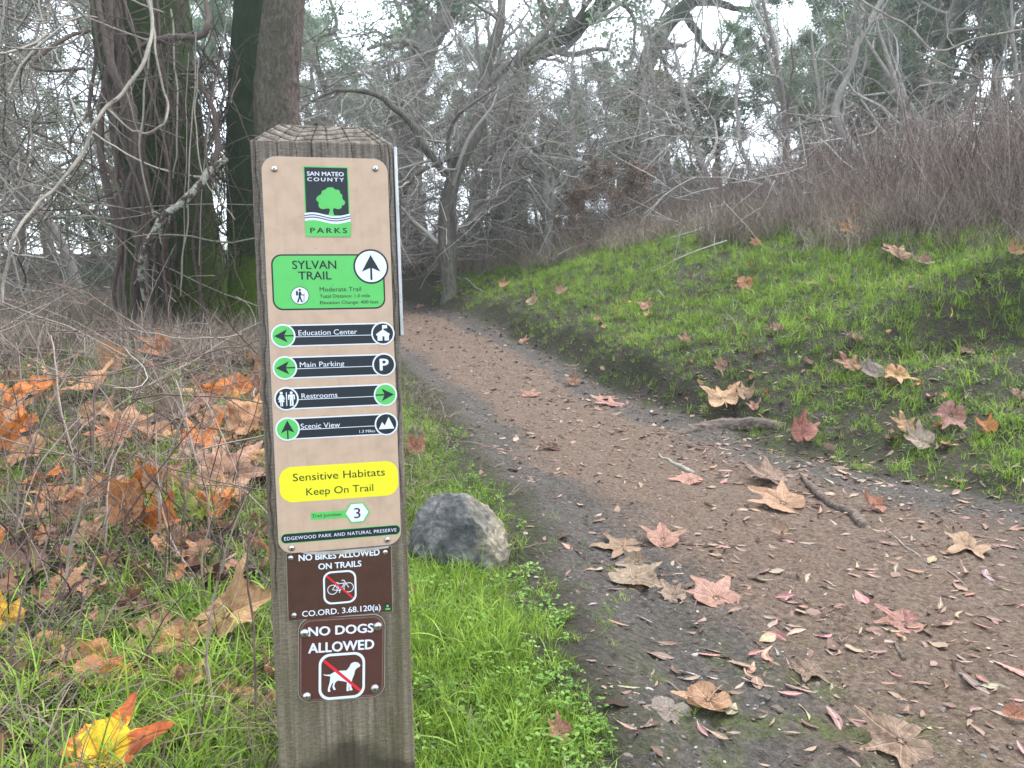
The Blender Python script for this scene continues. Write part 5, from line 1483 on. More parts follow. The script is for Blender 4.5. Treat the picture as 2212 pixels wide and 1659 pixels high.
pts3 = [b3_ + np.array([0, 0, -.3]), b3_ + np.array([-.05, 0, .4]), at(598, 270, D3), at(602, 140, D3), at(616, 0, D3), at(640, -260, D3)]
t3 = empty('tree', tuple(b3_)); tag(t3, 'grey brown leaning trunk with plated bark behind the post top', 'tree')
me, A3, R3 = trunk_mesh('trunk', pts3, [.27, .22, .200, .185, .170, .15], M_BARK3, 56, 200, .024, 6, .06, (-.9, -.3, 0), 3)
me.transform(Matrix.Translation(-Vector(b3_))); ob('trunk', me, t3)
# moss cushion: short fuzz on the flare of the second trunk
def fuzz(A, R, root, n, hmax, side, mat, sz=.02, name='moss'):
    mb = MB(); an = rng.normal(side, .9, n); h = rng.random(n) ** 1.5 * hmax
    i = np.clip(np.searchsorted(A[:, 2], A[0, 2] + .25 + h), 0, len(A) - 1)
    T = nrm(np.gradient(A, axis=0)); U = nrm(np.cross(T, np.array([1.0, .15, 0]))); Vv = np.cross(T, U)
    D = np.stack([np.cos(an), np.sin(an), np.zeros(n)], 1)
    P = np.stack([A[i, 0], A[i, 1], A[0, 2] + .25 + h], 1) + D * (R[i] + .15 * np.exp(-h / .3))[:, None]
    leafquads(mb, P, sz, .2, .35, a=None)
    me = mb.mesh(name, [mat], attr='tone'); me.transform(Matrix.Translation(-Vector(root.location)))
    o = ob(name, me, root); o['kind'] = 'stuff'
M_MOSSD = m_leafy('dark_moss_fuzz', [(.1, (.014, .028, .004)), (.4, (.040, .080, .008)), (.8, (.10, .17, .016))], .2)
M_MOSS = m_leafy('moss_fuzz', [(.1, (.03, .05, .005)), (.4, (.085, .14, .010)), (.8, (.17, .26, .02))], .2)

fuzz(A2 - 0, R2, t2, 9000, 1.1, 3.9, M_MOSS, .016)
fuzz(A2 - 0, R2, t2, 7000, 2.6, 3.6, M_MOSSD, .014)
fuzz(A1 - 0, R1, t1, 12000, 3.2, 4.4, M_MOSSD, .018)
# ------------------------------------------------------------------ vines
def m_lich():
    m = Mt('lichen_branch_bark'); a = m.noise(14, 5, .65, .6); b = m.noise(60, 4, .6)
    c = m.ramp(b, [(.3, (.02, .015, .012)), (.7, (.085, .062, .05))]); c = m.mix(m.ramp(a, [(.46, 0), (.53, 1)]), c, m.ramp(b, [(.3, (.13, .13, .105)), (.7, (.34, .34, .29))]))
    return m.done(c, .9, m.bump(m.math('ADD', a, b), .8, .01), .2)
M_LICH = m_lich()
def vine(pix, radii, label, mat, n=70, k=8, cat='vine', group='climbing vines', wob=.012, twigs=0):
    """pix: (px, py, depth) in the photograph"""
    A = catmull([at(*q) for q in pix], n); R = np.interp(np.linspace(0, 1, n), np.linspace(0, 1, len(radii)), radii)
    s_ = random.random() * 99
    A = A + wob * np.stack([n2(np.arange(n) * .17, np.full(n, s_)), n2(np.arange(n) * .17, np.full(n, s_ + 7)), n2(np.arange(n) * .17, np.full(n, s_ + 3))], 1) * 2
    R = R * (1 + .25 * n2(np.arange(n) * .5, np.full(n, s_)))
    mb = MB(); c = A[0].copy(); mb.tubes(A - c, R, k, a=.5 + .3 * random.random())
    if twigs:
        P, Q = branch_off((A - c)[None], R[None], twigs, .1, .95, 1.0, .4, .18, 6, .18, (0, 0, -.02))
        mb.tubes(P, Q, 3, a=rng.random(len(P)))
    o = ob('vine' if cat == 'vine' else cat, mb.mesh('vine', [mat], attr='tone'), loc=c); tag(o, label, cat, group); return o
vine([(311, -30, 5.2), (329, 52, 5.2), (317, 115, 5.1), (278, 186, 5.0), (238, 226, 4.9), (198, 274, 4.8), (186, 317, 4.8), (151, 365, 4.7), (105, 420, 4.6), (60, 460, 4.5), (32, 516, 4.4), (8, 595, 4.4), (0, 660, 4.4)],
     [.011, .012, .0115, .010, .009, .008], 'long pale vine sweeping from top centre down to left edge', M_PALE, 120, 8, twigs=14)
vine([(492, 345, 7.0), (456, 368, 6.9), (420, 413, 6.8), (392, 440, 6.75), (357, 464, 6.7), (337, 496, 6.7), (312, 545, 6.7), (306, 600, 6.8), (312, 650, 6.9)],
     [.022, .034, .036, .033, .036, .038, .028, .022], 'thick lichen spotted branch crossing the foot of big trunk', M_LICH, 90, 12, cat='branch', group=None, twigs=10)
vine([(234, 234, 6.0), (278, 274, 6.0), (300, 283, 6.0), (321, 286, 6.0), (345, 275, 6.0), (357, 262, 6.0), (361, 222, 6.1), (350, 180, 6.1), (335, 110, 6.1), (333, 60, 6.2), (325, -30, 6.2)],
     [.008, .009, .009, .008], 'thin looping vine hanging before the mossy trunk', M_PALE, 90, 6)
vine([(440, -20, 7.2), (448, 30, 7.1), (445, 62, 7.0), (425, 82, 7.0), (385, 82, 7.0), (345, 85, 7.1), (312, 97, 7.2), (285, 120, 7.4)], [.022, .026, .028, .026, .020], 'brown vine hooking right of the big trunk at the top', M_VINE, 70, 8)
vine([(415, 130, 7.4), (440, 190, 7.3), (462, 240, 7.2), (470, 300, 7.1), (466, 345, 7.0), (480, 360, 7.0)], [.018, .022, .026, .03, .028], 'brown vine bulging outward right of the big trunk', M_VINE, 60, 8)
vine([(185, 145, 7.0), (120, 150, 6.9), (72, 140, 6.9), (100, 110, 7.0), (150, 80, 7.2), (190, 65, 7.5)], [.014, .016, .018, .02], 'dark crooked limb reaching left from the vine mass', M_VINE, 50, 7)
def vx(xt, xb, s): return s
for i in range(24):
    xt = random.uniform(165, 265) if i < 16 else random.uniform(260, 415)
    xb = random.uniform(250, 370) if i < 16 else random.uniform(300, 480)
    xm = xt + (xb - xt) * .45 + random.gauss(0, 22)
    dd = random.uniform(7.3, 7.9)
    pts = []
    ph, am, fq = random.uniform(0, 6), random.uniform(6, 26), random.uniform(1, 3.2)
    for t in np.linspace(0, 1, 9):
        xx = (xt * (1 - t) ** 1.4 + xb * (1 - (1 - t) ** 1.4)) + am * math.sin(ph + t * fq * 6.28) * (.3 + t * (1 - t) * 3)
        pts.append((xx, -60 + 790 * t, dd + .12 * math.sin(ph + t * 7)))
    r0 = random.choice((.007, .010, .013, .018, .026, .034)) if i < 16 else random.choice((.006, .009, .013))
    side = 'left side of the big trunk' if i < 16 else 'front of the big trunk'
    thick = 'thick' if r0 > .02 else 'thin'
    vine(pts, [r0 * random.uniform(.7, 1.1), r0, r0 * 1.1, r0 * random.uniform(.9, 1.3)], '%s brown vine climbing the %s' % (thick, side), M_VINE, 70, 7, group='%s vines on the %s' % (thick, side))
for i in range(16):   # looser hanging loops
    x0 = random.uniform(190, 520); x1 = x0 + random.gauss(0, 70); y0 = random.uniform(-60, 220); y1 = random.uniform(350, 640); d = random.uniform(6.4, 7.6)
    sag = random.uniform(-60, 60); r0 = random.uniform(.004, .010)
    vine([(x0, y0, d), (x0 * .7 + x1 * .3 + sag * .6, y0 * .7 + y1 * .3, d), (x0 * .3 + x1 * .7 + sag, y0 * .3 + y1 * .7, d - .1), (x1, y1, d)], [r0, r0 * .8], 'slim loose vine dangling around the big trunk', M_VINE if i % 3 else M_PALE, 50, 5, group='slim vines dangling around the big trunk')
# the uncountable tangle behind and left of it
def tangle(n, x0, x1, y0, y1, d0, d1, L0, L1, r0, r1, mat, label, vert=.5, seg=12, wob=.16, name='vine_tangle', tw=2):
    px = rng.uniform(x0, x1, n); py = rng.uniform(y0, y1, n); dd = rng.uniform(d0, d1, n)
    st = np.array([at(a, b, c) for a, b, c in zip(px, py, dd)])
    d = rdir(n); d[:, 2] = d[:, 2] * .5 + rng.choice((-1, 1), n) * vert
    L = rng.uniform(L0, L1, n); P = grow(st, d, L, seg, wob, (0, 0, 0)); R = rng.uniform(r0, r1, n)[:, None] * np.linspace(1, .6, seg)[None]
    g = zt(P[..., 0], P[..., 1], False); P[..., 2] = np.maximum(P[..., 2], g + .02)
    mb = MB(); mb.tubes(P, R, 4, a=rng.random(n))
    if tw:
        Pb, Rb = branch_off(P, R, tw, .1, .95, .8, .5, .35, 7, .2, (0, 0, .0), rmin=.0015); mb.tubes(Pb, Rb, 3, a=rng.random(len(Pb)))
    o = ob(name, mb.mesh(name, [mat], attr='tone')); tag(o, label, kind='stuff'); return o
tangle(200, -260, 190, -120, 560, 6.3, 9.5, 1.0, 2.8, .004, .012, M_PALE, 'pale grey tangle of bare vines left of the big trunk', .9)
tangle(260, -260, 300, 380, 600, 12, 18, 1.0, 2.4, .006, .016, M_LIMB, 'dark undergrowth far behind the vine tangle', .4, 9, .2, 'undergrowth', 5)
tangle(560, -300, 260, -160, 640, 8.0, 12, 1.0, 3.0, .004, .012, M_TWIG, 'grey mass of bare twigs behind the vine tangle', .5)
tangle(80, 230, 500, -80, 640, 7.3, 8.0, .8, 2.2, .003, .008, M_VINE, 'thin vine tangle hugging the big trunk', 1.0)
tangle(140, 430, 520, 100, 640, 7.6, 8.6, .8, 1.8, .004, .010, M_VINE, 'dark vine tangle between the two mossy trunks', 1.0)

# ------------------------------------------------------------------ tree prototypes
def bare_proto(seed, h, r, mat, forks=6, density=1.0, spread=.85, up=.04, leaf=None, leafn=0, leafsize=.05, kids=(7, 6, 5), wob=.14, lean=(0, 0)):
    global rng
    keep_ = rng; rng = np.random.default_rng(seed)
    st = np.zeros((1, 3)); st[0, 2] = -.15
    P0 = grow(st, [[lean[0], lean[1], 1]], [h], 16, wob * .5, (0, 0, .05)); R0 = np.linspace(r, r * .22, 16)[None]
    tr = MB(); tr.tubes(P0, R0, 12, a=.4)
    P1, R1_ = branch_off(P0, R0, forks, .22, 1.0, spread, .62, .62, 12, wob, (0, 0, up), .2, .006)
    tr2 = MB(); tr2.tubes(P1, R1_, 7, a=rng.random(len(P1)))
    P2, R2_ = branch_off(P1, R1_, int(kids[0] * density), .15, 1.0, .8, .5, .55, 9, wob * 1.2, (0, 0, up), .25, .0035)
    tr2.tubes(P2, R2_, 5, a=rng.random(len(P2)))
    P3, R3_ = branch_off(P2, R2_, int(kids[1] * density), .1, 1.0, .8, .5, .5, 7, wob * 1.4, (0, 0, up * .6), .3, .0022)
    tr2.tubes(P3, R3_, 3, a=rng.random(len(P3)))
    P4, R4_ = branch_off(P3, R3_, int(kids[2] * density), .1, 1.0, .8, .6, .5, 5, wob * 1.6, (0, 0, .0), .4, .0018)
    tr2.tubes(P4, R4_, 3, a=rng.random(len(P4)))
    out = {'trunk': tr.mesh('trunk', [mat], attr='tone'), 'branches': tr2.mesh('branches', [mat], attr='tone')}
    if leaf is not None:
        src = P4.reshape(-1, 3); C = src[rng.integers(0, len(src), leafn)] + rng.normal(0, leafsize * 1.3, (leafn, 3))
        lm = MB(); cl = np.clip(n3(C * 1.7 + seed) + .5 + rng.normal(0, .15, leafn), 0, 1); leafquads(lm, C, leafsize, .4, .55, a=np.repeat(cl, 4))
        out['foliage'] = lm.mesh('foliage', [leaf], False, 'tone')
    rng = keep_
    return out
def place(proto, name, p, s, rz, label, cat, group, tilt=(0, 0)):
    root = empty(name, tuple(p)); root.scale = (s, s, s); root.rotation_euler = (tilt[0], tilt[1], rz)
    for k, me in proto.items():
        q = ob(k, me, root)
        if k != 'trunk': q['kind'] = 'stuff'
    tag(root, label, cat, group); return root
PB = [bare_proto(60 + i, 5.0, .10, M_TWIG, 8, 1.0, .8, .03, kids=(6, 6, 4)) for i in range(3)]           # bare small trees
PK = [bare_proto(70 + i, 7.5, .13, M_LIMB, 9, 1.0, .9, .0, M_OAK, 46000, .062, (7, 5, 4), .2) for i in range(3)]   # evergreen oaks
PY = [bare_proto(80 + i, 5.5, .10, M_LIMB, 9, 1.0, .7, .05, M_BAYL, 9000, .065, (6, 5, 4), .12) for i in range(2)]
PS = [bare_proto(90 + i, 2.0, .022, M_STEM, 10, 1.0, .6, .10, None, 0, .05, (5, 4, 3), .12) for i in range(4)]
PD = [bare_proto(95, 2.3, .03, M_TWIG, 10, 1.0, .9, .03, M_DRYL, 5200, .055, (6, 5, 4), .14)]

def gp(px, d, dy=0):
    p = at(px, 600, d); p[2] = zt1(p[0], p[1]) - .05; return p
# trees whose stems one can follow in the photograph
def featured(name, stems, mat, label, cat='tree', group=None, kids=(9, 6, 5), wob=.16, leaf=None, leafn=0, leafsize=.06, lo=.2, k=12, up=.02, klen=.34, rr=.42, bark=None, lum=None):
    """stems: list of (pixel path with depth, radii)"""
    b = at(*stems[0][0][0]); root = empty(name, tuple(b))
    tr = MB(); PP = []; RRr = []
    for s_i, (pth, rad) in enumerate(stems):
        Wp = [at(*q) for q in pth]; zg = zt1(Wp[0][0], Wp[0][1])
        if name != 'branch' and (s_i == 0 or pth[0][1] > 400 or pth[-1][1] > 400):
            e_i = 0 if pth[0][1] > pth[-1][1] else -1
            q0 = Wp[e_i].copy(); zg = zt1(q0[0], q0[1]); q0[2] = min(zg - .3, q0[2] - .1); Wp = [q0] + Wp if e_i == 0 else Wp + [q0]
            rad = [rad[0] * 1.15] + list(rad) if e_i == 0 else list(rad) + [rad[-1] * 1.15]
        A = catmull(Wp, 40); R = np.interp(np.linspace(0, 1, 40), np.linspace(0, 1, len(rad)), rad)
        A = A + .05 * np.stack([n2(np.arange(40) * .4, np.full(40, s_i + 3.)), n2(np.arange(40) * .4, np.full(40, s_i + 13.)), np.zeros(40)], 1)
        A = A - b; PP.append(A); RRr.append(R)
        one = MB(); one.tubes(A, R, k, a=.45)
        V = one.V[0]; C = np.repeat(A, k, axis=0); V = V + nrm(V - C) * (np.repeat(R, k) * .35 * (n3(V * np.array([9, 9, 3.])) + .6 * n3(V * 22)))[:, None]
        ob('trunk' if s_i == 0 else 'limb', mesh_np('trunk' if s_i == 0 else 'limb', V, one.Q[0], mats=[bark or mat], attrs={'tone': np.full(len(V), .45), 'mossy': np.full(len(V), .3)}), root)
    P = np.array(PP); R = np.array(RRr); tw = MB()
    P1, R1_ = branch_off(P, R, kids[0], lo, 1.0, .9, rr, klen, 10, wob, (0, 0, up), .25, .004); tw.tubes(P1, R1_, 5, a=rng.random(len(P1)))
    P2, R2_ = branch_off(P1, R1_, kids[1], .1, 1, .8, .5, .55, 8, wob * 1.2, (0, 0, up), .3, .0028); tw.tubes(P2, R2_, 4, a=rng.random(len(P2)))
    P3, R3_ = branch_off(P2, R2_, kids[2], .1, 1, .8, .55, .5, 6, wob * 1.4, (0, 0, 0), .4, .002); tw.tubes(P3, R3_, 3, a=rng.random(len(P3)))
    ob('twigs', tw.mesh('twigs', [mat], attr='tone'), root)['kind'] = 'stuff'
    if leaf:
        src = P3.reshape(-1, 3); C = src[rng.integers(0, len(src), leafn)] + rng.normal(0, leafsize, (leafn, 3)); lm = MB()
        leafquads(lm, C, leafsize, .4, .55, a=np.repeat(np.clip(n3(C * 1.5) + .5 + rng.normal(0, .15, leafn), 0, 1), 4)); ob('foliage', lm.mesh('foliage', [leaf], False, 'tone'), root)
    tag(root, label, cat, group); return root
featured('tree', [([(880, 560, 14.5), (884, 330, 14.5), (893, 200, 14.5), (908, 150, 14.5), (918, 90, 14.5), (905, 40, 14.6), (895, -60, 14.8)], [.26, .25, .24, .22, .16, .13]),
                  ([(905, 160, 14.5), (930, 90, 14.4), (955, 45, 14.3), (985, -10, 14.2), (1040, -120, 14.0)], [.20, .19, .17, .14]),
                  ([(905, 40, 14.6), (870, -60, 14.8), (800, -160, 15)], [.12, .09])], M_LIMB, 'dark forked oak trunk rising behind the post top', leaf=M_OAK, leafn=9000, leafsize=.085, kids=(10, 7, 5), wob=.2, klen=.5)
featured('tree', [([(968, 620, 10.8), (962, 540, 10.8), (968, 440, 10.8), (985, 370, 10.8), (1020, 300, 10.8), (1040, 220, 10.9), (1050, 150, 11), (1075, 60, 11), (1095, -60, 11.2)], [.115, .10, .098, .092, .085, .08, .07, .06]),
                  ([(975, 410, 10.8), (958, 370, 10.7), (925, 330, 10.6), (895, 280, 10.5), (855, 235, 10.4), (810, 205, 10.3), (760, 195, 10.2), (700, 205, 10.1), (650, 235, 10)], [.06, .055, .05, .042, .032, .022, .012]),
                  ([(1010, 320, 10.8), (960, 345, 10.5), (905, 372, 10.2), (870, 410, 10.1), (868, 440, 10)], [.05, .035, .025, .012]),
                  ([(1046, 190, 10.9), (1090, 150, 11), (1150, 100, 11.2), (1200, 40, 11.4), (1240, -30, 11.6)], [.05, .045, .035, .03])], M_TWIG, 'grey brown tree with arching left limb right of the post', bark=M_BARK4, kids=(11, 6, 5), klen=.36)
featured('tree', [([(1120, 180, 15), (1150, 118, 15), (1200, 88, 15), (1250, 55, 15), (1290, 22, 15), (1340, -40, 15)], [.17, .17, .15, .14, .12]),
                  ([(1120, 180, 15), (1090, 260, 15.2), (1085, 420, 15.4), (1085, 560, 15.4)], [.16, .18, .2])], M_LIMB, 'oak with long mossy limb slanting up to the right', bark=M_BARK2, leaf=M_OAK, leafn=9000, leafsize=.085, kids=(12, 7, 5), wob=.22, klen=.5)
featured('tree', [([(1350, 520, 18), (1356, 380, 18), (1366, 240, 18), (1385, 170, 18), (1400, 125, 18), (1435, 60, 18), (1490, 5, 18), (1560, -60, 18)], [.26, .24, .22, .21, .20, .18, .15]),
                  ([(1470, 20, 18), (1500, 60, 17.8), (1525, 105, 17.7), (1575, 125, 17.6), (1625, 150, 17.5)], [.12, .08, .05, .03]),
                  ([(1490, 5, 18), (1545, 5, 17.9), (1600, 20, 17.8), (1650, 15, 17.7)], [.1, .07, .04])], M_LIMB, 'tall hazy oak curving right against the bright sky gap', bark=M_BARK2, kids=(13, 7, 5), wob=.26, klen=.30, lo=.45)
featured('tree', [([(1395, 165, 14), (1430, 170, 14), (1465, 200, 14), (1505, 222, 14), (1545, 232, 14)], [.13, .13, .12, .11, .07]),
                  ([(1395, 165, 14), (1370, 300, 14.2), (1362, 520, 14.3)], [.13, .15, .17])], M_LIMB, 'leaning mossy limb arching over the thicket', bark=M_BARK2, leaf=M_OAK, leafn=6000, leafsize=.07, kids=(12, 7, 5), wob=.25, klen=.40)
featured('tree', [([(1865, 370, 9.2), (1845, 335, 9.2), (1815, 270, 9.2), (1807, 240, 9.2), (1822, 180, 9.2), (1845, 110, 9.2), (1872, 60, 9.2), (1900, 0, 9.2), (1925, -60, 9.2)], [.05, .055, .058, .04, .034, .03, .026, .02]),
                  ([(1855, 100, 9.2), (1862, 50, 9.1), (1860, 0, 9.1), (1850, -60, 9)], [.016, .014, .01]),
                  ([(1825, 175, 9.2), (1835, 110, 9.1), (1838, 40, 9.0)], [.014, .012, .008])], M_TWIG, 'slender forked sapling with dark foot above the thicket', kids=(9, 5, 4), klen=.28)
featured('bush', [([(1185, 470, 11.5), (1178, 400, 11.5), (1168, 340, 11.5), (1140, 300, 11.5), (1120, 260, 11.5)], [.06, .055, .045, .03]),
                  ([(1190, 470, 11.5), (1215, 400, 11.5), (1255, 350, 11.4), (1290, 300, 11.3)], [.045, .04, .028, .02]),
                  ([(1180, 480, 11.5), (1150, 420, 11.4), (1120, 375, 11.3), (1085, 345, 11.2)], [.04, .032, .022, .014]),
                  ([(1190, 460, 11.5), (1195, 400, 11.6), (1190, 330, 11.7), (1170, 250, 11.8)], [.04, .032, .022, .014])], M_LIMB, 'dark multi stemmed shrub in the middle of the wood', 'shrub', kids=(10, 7, 5), klen=.4)
featured('tree', [([(1400, 460, 12.5), (1408, 380, 12.5), (1395, 330, 12.5), (1382, 290, 12.5), (1390, 200, 12.5), (1380, 120, 12.5)], [.05, .048, .045, .04, .03, .02])], M_TWIG, 'pale straight young tree beside the brown leaved shrub', kids=(14, 6, 5), klen=.4)
featured('tree', [([(1640, 430, 10.5), (1625, 380, 10.5), (1598, 300, 10.5), (1590, 240, 10.5), (1592, 190, 10.5), (1600, 130, 10.5)], [.028, .03, .028, .026, .02, .014])], M_TWIG, 'thin crooked grey sapling in the hazy thicket', kids=(12, 6, 4), klen=.35)
featured('branch', [([(2240, 60, 7.5), (2120, 80, 7.6), (2030, 110, 7.8), (1960, 60, 7.9), (1890, 20, 8), (1800, -30, 8.2)], [.014, .012, .012, .010, .008])], M_PALE, 'pale bare overhanging branch across the top right', 'branch', kids=(12, 6, 4), klen=.22)
featured('branch', [([(2240, 150, 6.9), (2150, 170, 7.0), (2060, 150, 7.1), (1980, 110, 7.2)], [.010, .009, .007])], M_PALE, 'lower pale bare branch reaching in from top right', 'branch', kids=(10, 5, 4), klen=.25)
featured('tree', [([(690, 620, 12.5), (700, 420, 12.5), (715, 250, 12.5), (700, 180, 12.5), (672, 120, 12.4), (690, 80, 12.4), (725, 60, 12.4), (700, -60, 12.4)], [.08, .075, .06, .045, .04, .03, .02])], M_LIMB, 'crooked thin tree just right of the grey trunk', kids=(14, 7, 5), klen=.4, leaf=M_OAK, leafn=3500, leafsize=.06)

ORD = ['first', 'second', 'third', 'fourth', 'fifth', 'sixth', 'seventh', 'eighth', 'ninth', 'tenth', 'eleventh', 'twelfth', 'thirteenth', 'fourteenth', 'fifteenth', 'sixteenth', 'seventeenth', 'eighteenth', 'nineteenth', 'twentieth']
def zone(px): return 'left of the big vine covered trunk' if px < 330 else 'between the big trunk and the post' if px < 600 else 'between the post and the sky gap' if px < 1430 else 'above the thicket on the right'
def many(proto, name, specs, labels, cat, group):
    if isinstance(labels, str):
        z = [zone(q[0]) for q in specs]; out = []
        for i, q in enumerate(specs):
            k_ = sum(1 for j, w in enumerate(specs) if z[j] == z[i] and (w[0], j) < (q[0], i))
            out.append('%s, %s from the left %s' % (labels, ORD[k_], z[i]))
        labels = out
    for i, (px, d, s) in enumerate(specs):
        place(proto[i % len(proto)], name, gp(px, d), s, random.uniform(0, 6.28), labels[i % len(labels)] if isinstance(labels, list) else labels, cat, group, (random.gauss(0, .06), random.gauss(0, .06)))
# background stand, nearest to farthest
many(PB, 'small_tree', [(760, 13, .8), (820, 11.8, .62), (1035, 12.6, .8), (1100, 14.5, .9), (1260, 13.5, .85), (1330, 14.8, .95), (1460, 13, .75), (1560, 12.2, .7), (1700, 12.5, .75), (1790, 11.5, .62), (1960, 11, .62), (2080, 11.6, .7), (2190, 10.6, .6),
                        (2300, 11, .7), (660, 15, .9), (920, 17, 1.0), (1010, 18, 1.0), (1190, 18, 1.0), (-40, 11.5, .9), (60, 10.5, .8), (170, 11.5, .9), (-160, 11, .9), (480, 12.5, .9), (1880, 14, .9), (2030, 14.5, .9)],
     'bare grey small tree', 'tree', 'bare small trees in the wood')
many(PK, 'evergreen_oak', [(1800, 15.5, .8), (1860, 17, .9), (1930, 13.5, .7), (2060, 13.5, .75), (2190, 13, .8), (1990, 15, .95), (2120, 16, 1.05), (2240, 14.5, 1.0), (2360, 16, 1.1), (1240, 20, .62), (1330, 24, .7), (760, 21, .75), (860, 25, .8), (1010, 26, .85), (1130, 27, .8), (1480, 27, .5),
                           (1900, 24, 1.2), (2080, 25, 1.3), (-40, 16, 1.0), (120, 15, .9), (260, 18, 1.0), (440, 19, .9), (-260, 16, 1.1), (-450, 18, 1.2), (2550, 17, 1.2), (2800, 20, 1.3), (620, 28, 1.0), (1700, 20.5, .62), (1560, 22, .5), (1790, 13.2, .5), (1180, 17.5, .5), (1400, 21, .55), (950, 20, .62)],
     'hazy evergreen oak', 'tree', 'evergreen oaks behind the wood')
many(PY, 'bay_tree', [(30, 17, .62), (120, 18.5, .66), (205, 17.5, .6), (285, 17, .55), (-90, 18, .66), (905, 15, .5), (1160, 16, .45), (1230, 15, .42), (1400, 16.5, .42), (760, 15, .45), (430, 14, .55), (490, 13, .45), (1530, 15.5, .45), (20, 13, .55), (1790, 14.5, .55), (220, 14, .5), (1060, 17, .5), (-120, 14, .6)],
     'low bright green bay tree', 'tree', 'green bay trees in the understorey')
many(PD, 'brown_leaved_shrub', [(1265, 10.6, .42), (1340, 10.9, .46), (1395, 10.4, .40)], ['left brown leaved shrub at the foot of the pale tree', 'middle and tallest brown leaved shrub before the bare trees', 'right brown leaved shrub merging into the thicket'], 'shrub', 'brown leaved shrubs')

# ------------------------------------------------------------------ thicket on top of the bank
SHP = []
for i in range(5):
    mb = MB(); n = 9
    st = np.stack([rng.normal(0, .10, n), rng.normal(0, .10, n), np.full(n, -.05)], 1)
    d = np.stack([rng.normal(0, .22, n), rng.normal(0, .22, n), np.ones(n)], 1)
    P = grow(st, d, rng.uniform(.6, 1.3, n), 9, .08, (0, 0, .01)); R = rng.uniform(.0035, .0075, n)[:, None] * np.linspace(1, .4, 9)[None]
    mb.tubes(P, R, 3, a=rng.random(n)); P2, R2_ = branch_off(P, R, 6, .25, 1, .6, .6, .32, 5, .14, (0, 0, .06), rmin=.0015); mb.tubes(P2, R2_, 3, a=rng.random(len(P2)))
    P3, R3_ = branch_off(P2, R2_, 2, .2, 1, .6, .7, .4, 4, .14, (0, 0, .04), rmin=.0013); mb.tubes(P3, R3_, 3, a=rng.random(len(P3)))
    SHP.append(mb.mesh('stems', [M_STEM], attr='tone'))
x, y = sample(5600, 3.5, 22, -18, 50, .5); r, l = masks(x, y)
edge = 2.0 + .5 * n2(x * 1.3, y * 1.3) + .35 * sst(y, 6, 11) - .5 * sst(y, 10, 13)
k = (r > edge) & (r < edge + 7) & (rng.random(len(x)) < np.clip(.75 + n2(x, y) * 1.2, .2, 1)); x, y, r, e_ = x[k], y[k], r[k], edge[k]; n = len(x)
mid = sst(np.degrees(np.arctan2(x, y)), 2, 18)
sc = (.30 + .80 * sst(r - e_, .1, 1.6)) * (.55 + .45 * mid) * rng.uniform(.6, 1.2, n)
scatter('thicket', SHP, put(x, y), rots(n, .18), sc, rng.integers(0, 5, n), 'dense mauve brown thicket of bare stems on the bank')
# fallen / leaning pale stems inside the thicket
tangle(420, 1420, 2300, 250, 520, 7.2, 10.5, .3, .9, .003, .008, M_TWIG, 'grey dead sticks leaning through the thicket', .5, 7, .07, 'dead_sticks', 2)
# dry blond grass in front of the wood
DG = [blades(22, .34, .0030, .07, .45, 5).mesh('d', [M_BLOND], attr='tone') for _ in range(4)]
x, y = sample(9500, 6.5, 19, -14, 34, .5); r, l = masks(x, y)
e2 = 1.9 + .5 * n2(x * 1.3, y * 1.3) - .9 * sst(y, 8.5, 12.5)
k = (r > e2) & (r < e2 + 4.5) & (rng.random(len(x)) < .85); x, y = x[k], y[k]; n = len(x)
scatter('dry_grass', DG, put(x, y), rots(n, .15), rng.uniform(.6, 1.5, n), rng.integers(0, 4, n), 'tall dry blond grass fringing the wood')
x, y = sample(4500, 5.5, 16, -48, -9, .5); r, l = masks(x, y)
k = (l < -.7) & (y > 5.8) & (rng.random(len(x)) < .7); x, y = x[k], y[k]; n = len(x)
scatter('dry_grass', DG, put(x, y), rots(n, .2), rng.uniform(.5, 1.2, n), rng.integers(0, 4, n), 'dry grass and weeds around the feet of the big trunks')
tangle(2100, 640, 1480, 120, 560, 11.0, 15, .8, 2.4, .003, .008, M_TWIG, 'grey brown haze of bare twigs filling the wood', .25, 9, .16, 'twig_mass', 3)
tangle(260, 1430, 2350, 60, 360, 10.5, 15, .8, 2.2, .003, .007, M_TWIG, 'fine bare twigs veiling the evergreen crowns', .25, 9, .16, 'twig_mass', 3)

# ------------------------------------------------------------------ dead stalks in the left foreground
def stalk_mesh(seed, h, r, tw=5):
    global rng
    kp = rng; rng = np.random.default_rng(seed); mb = MB()
    P = grow(np.array([[0, 0, -.03]]), [[rng.normal(0, .12), rng.normal(0, .12), 1]], [h], 14, .05, (0, 0, .0)); R = (np.linspace(1, .45, 14) * r)[None]
    R = R * (1 + .25 * (np.arange(14) % 4 == 0))[None]
    mb.tubes(P, R, 6, a=rng.random(1)); P2, R2_ = branch_off(P, R, tw, .3, 1, .65, .6, .3, 6, .10, (0, 0, .05), rmin=.0007); mb.tubes(P2, R2_, 4, a=rng.random(len(P2)))
    P3, R3_ = branch_off(P2, R2_, 2, .3, 1, .6, .7, .5, 4, .12, (0, 0, .04), rmin=.0006); mb.tubes(P3, R3_, 3, a=rng.random(len(P3)))
    rng = kp; return mb.mesh('dead_stalk', [M_DSTEM], attr='tone')
STK = [stalk_mesh(200 + i, h, r, t) for i, (h, r, t) in enumerate([(.42, .0026, 5), (.5, .0030, 6), (.36, .0022, 4), (.55, .0034, 7), (.3, .0020, 4), (.46, .0028, 3)])]
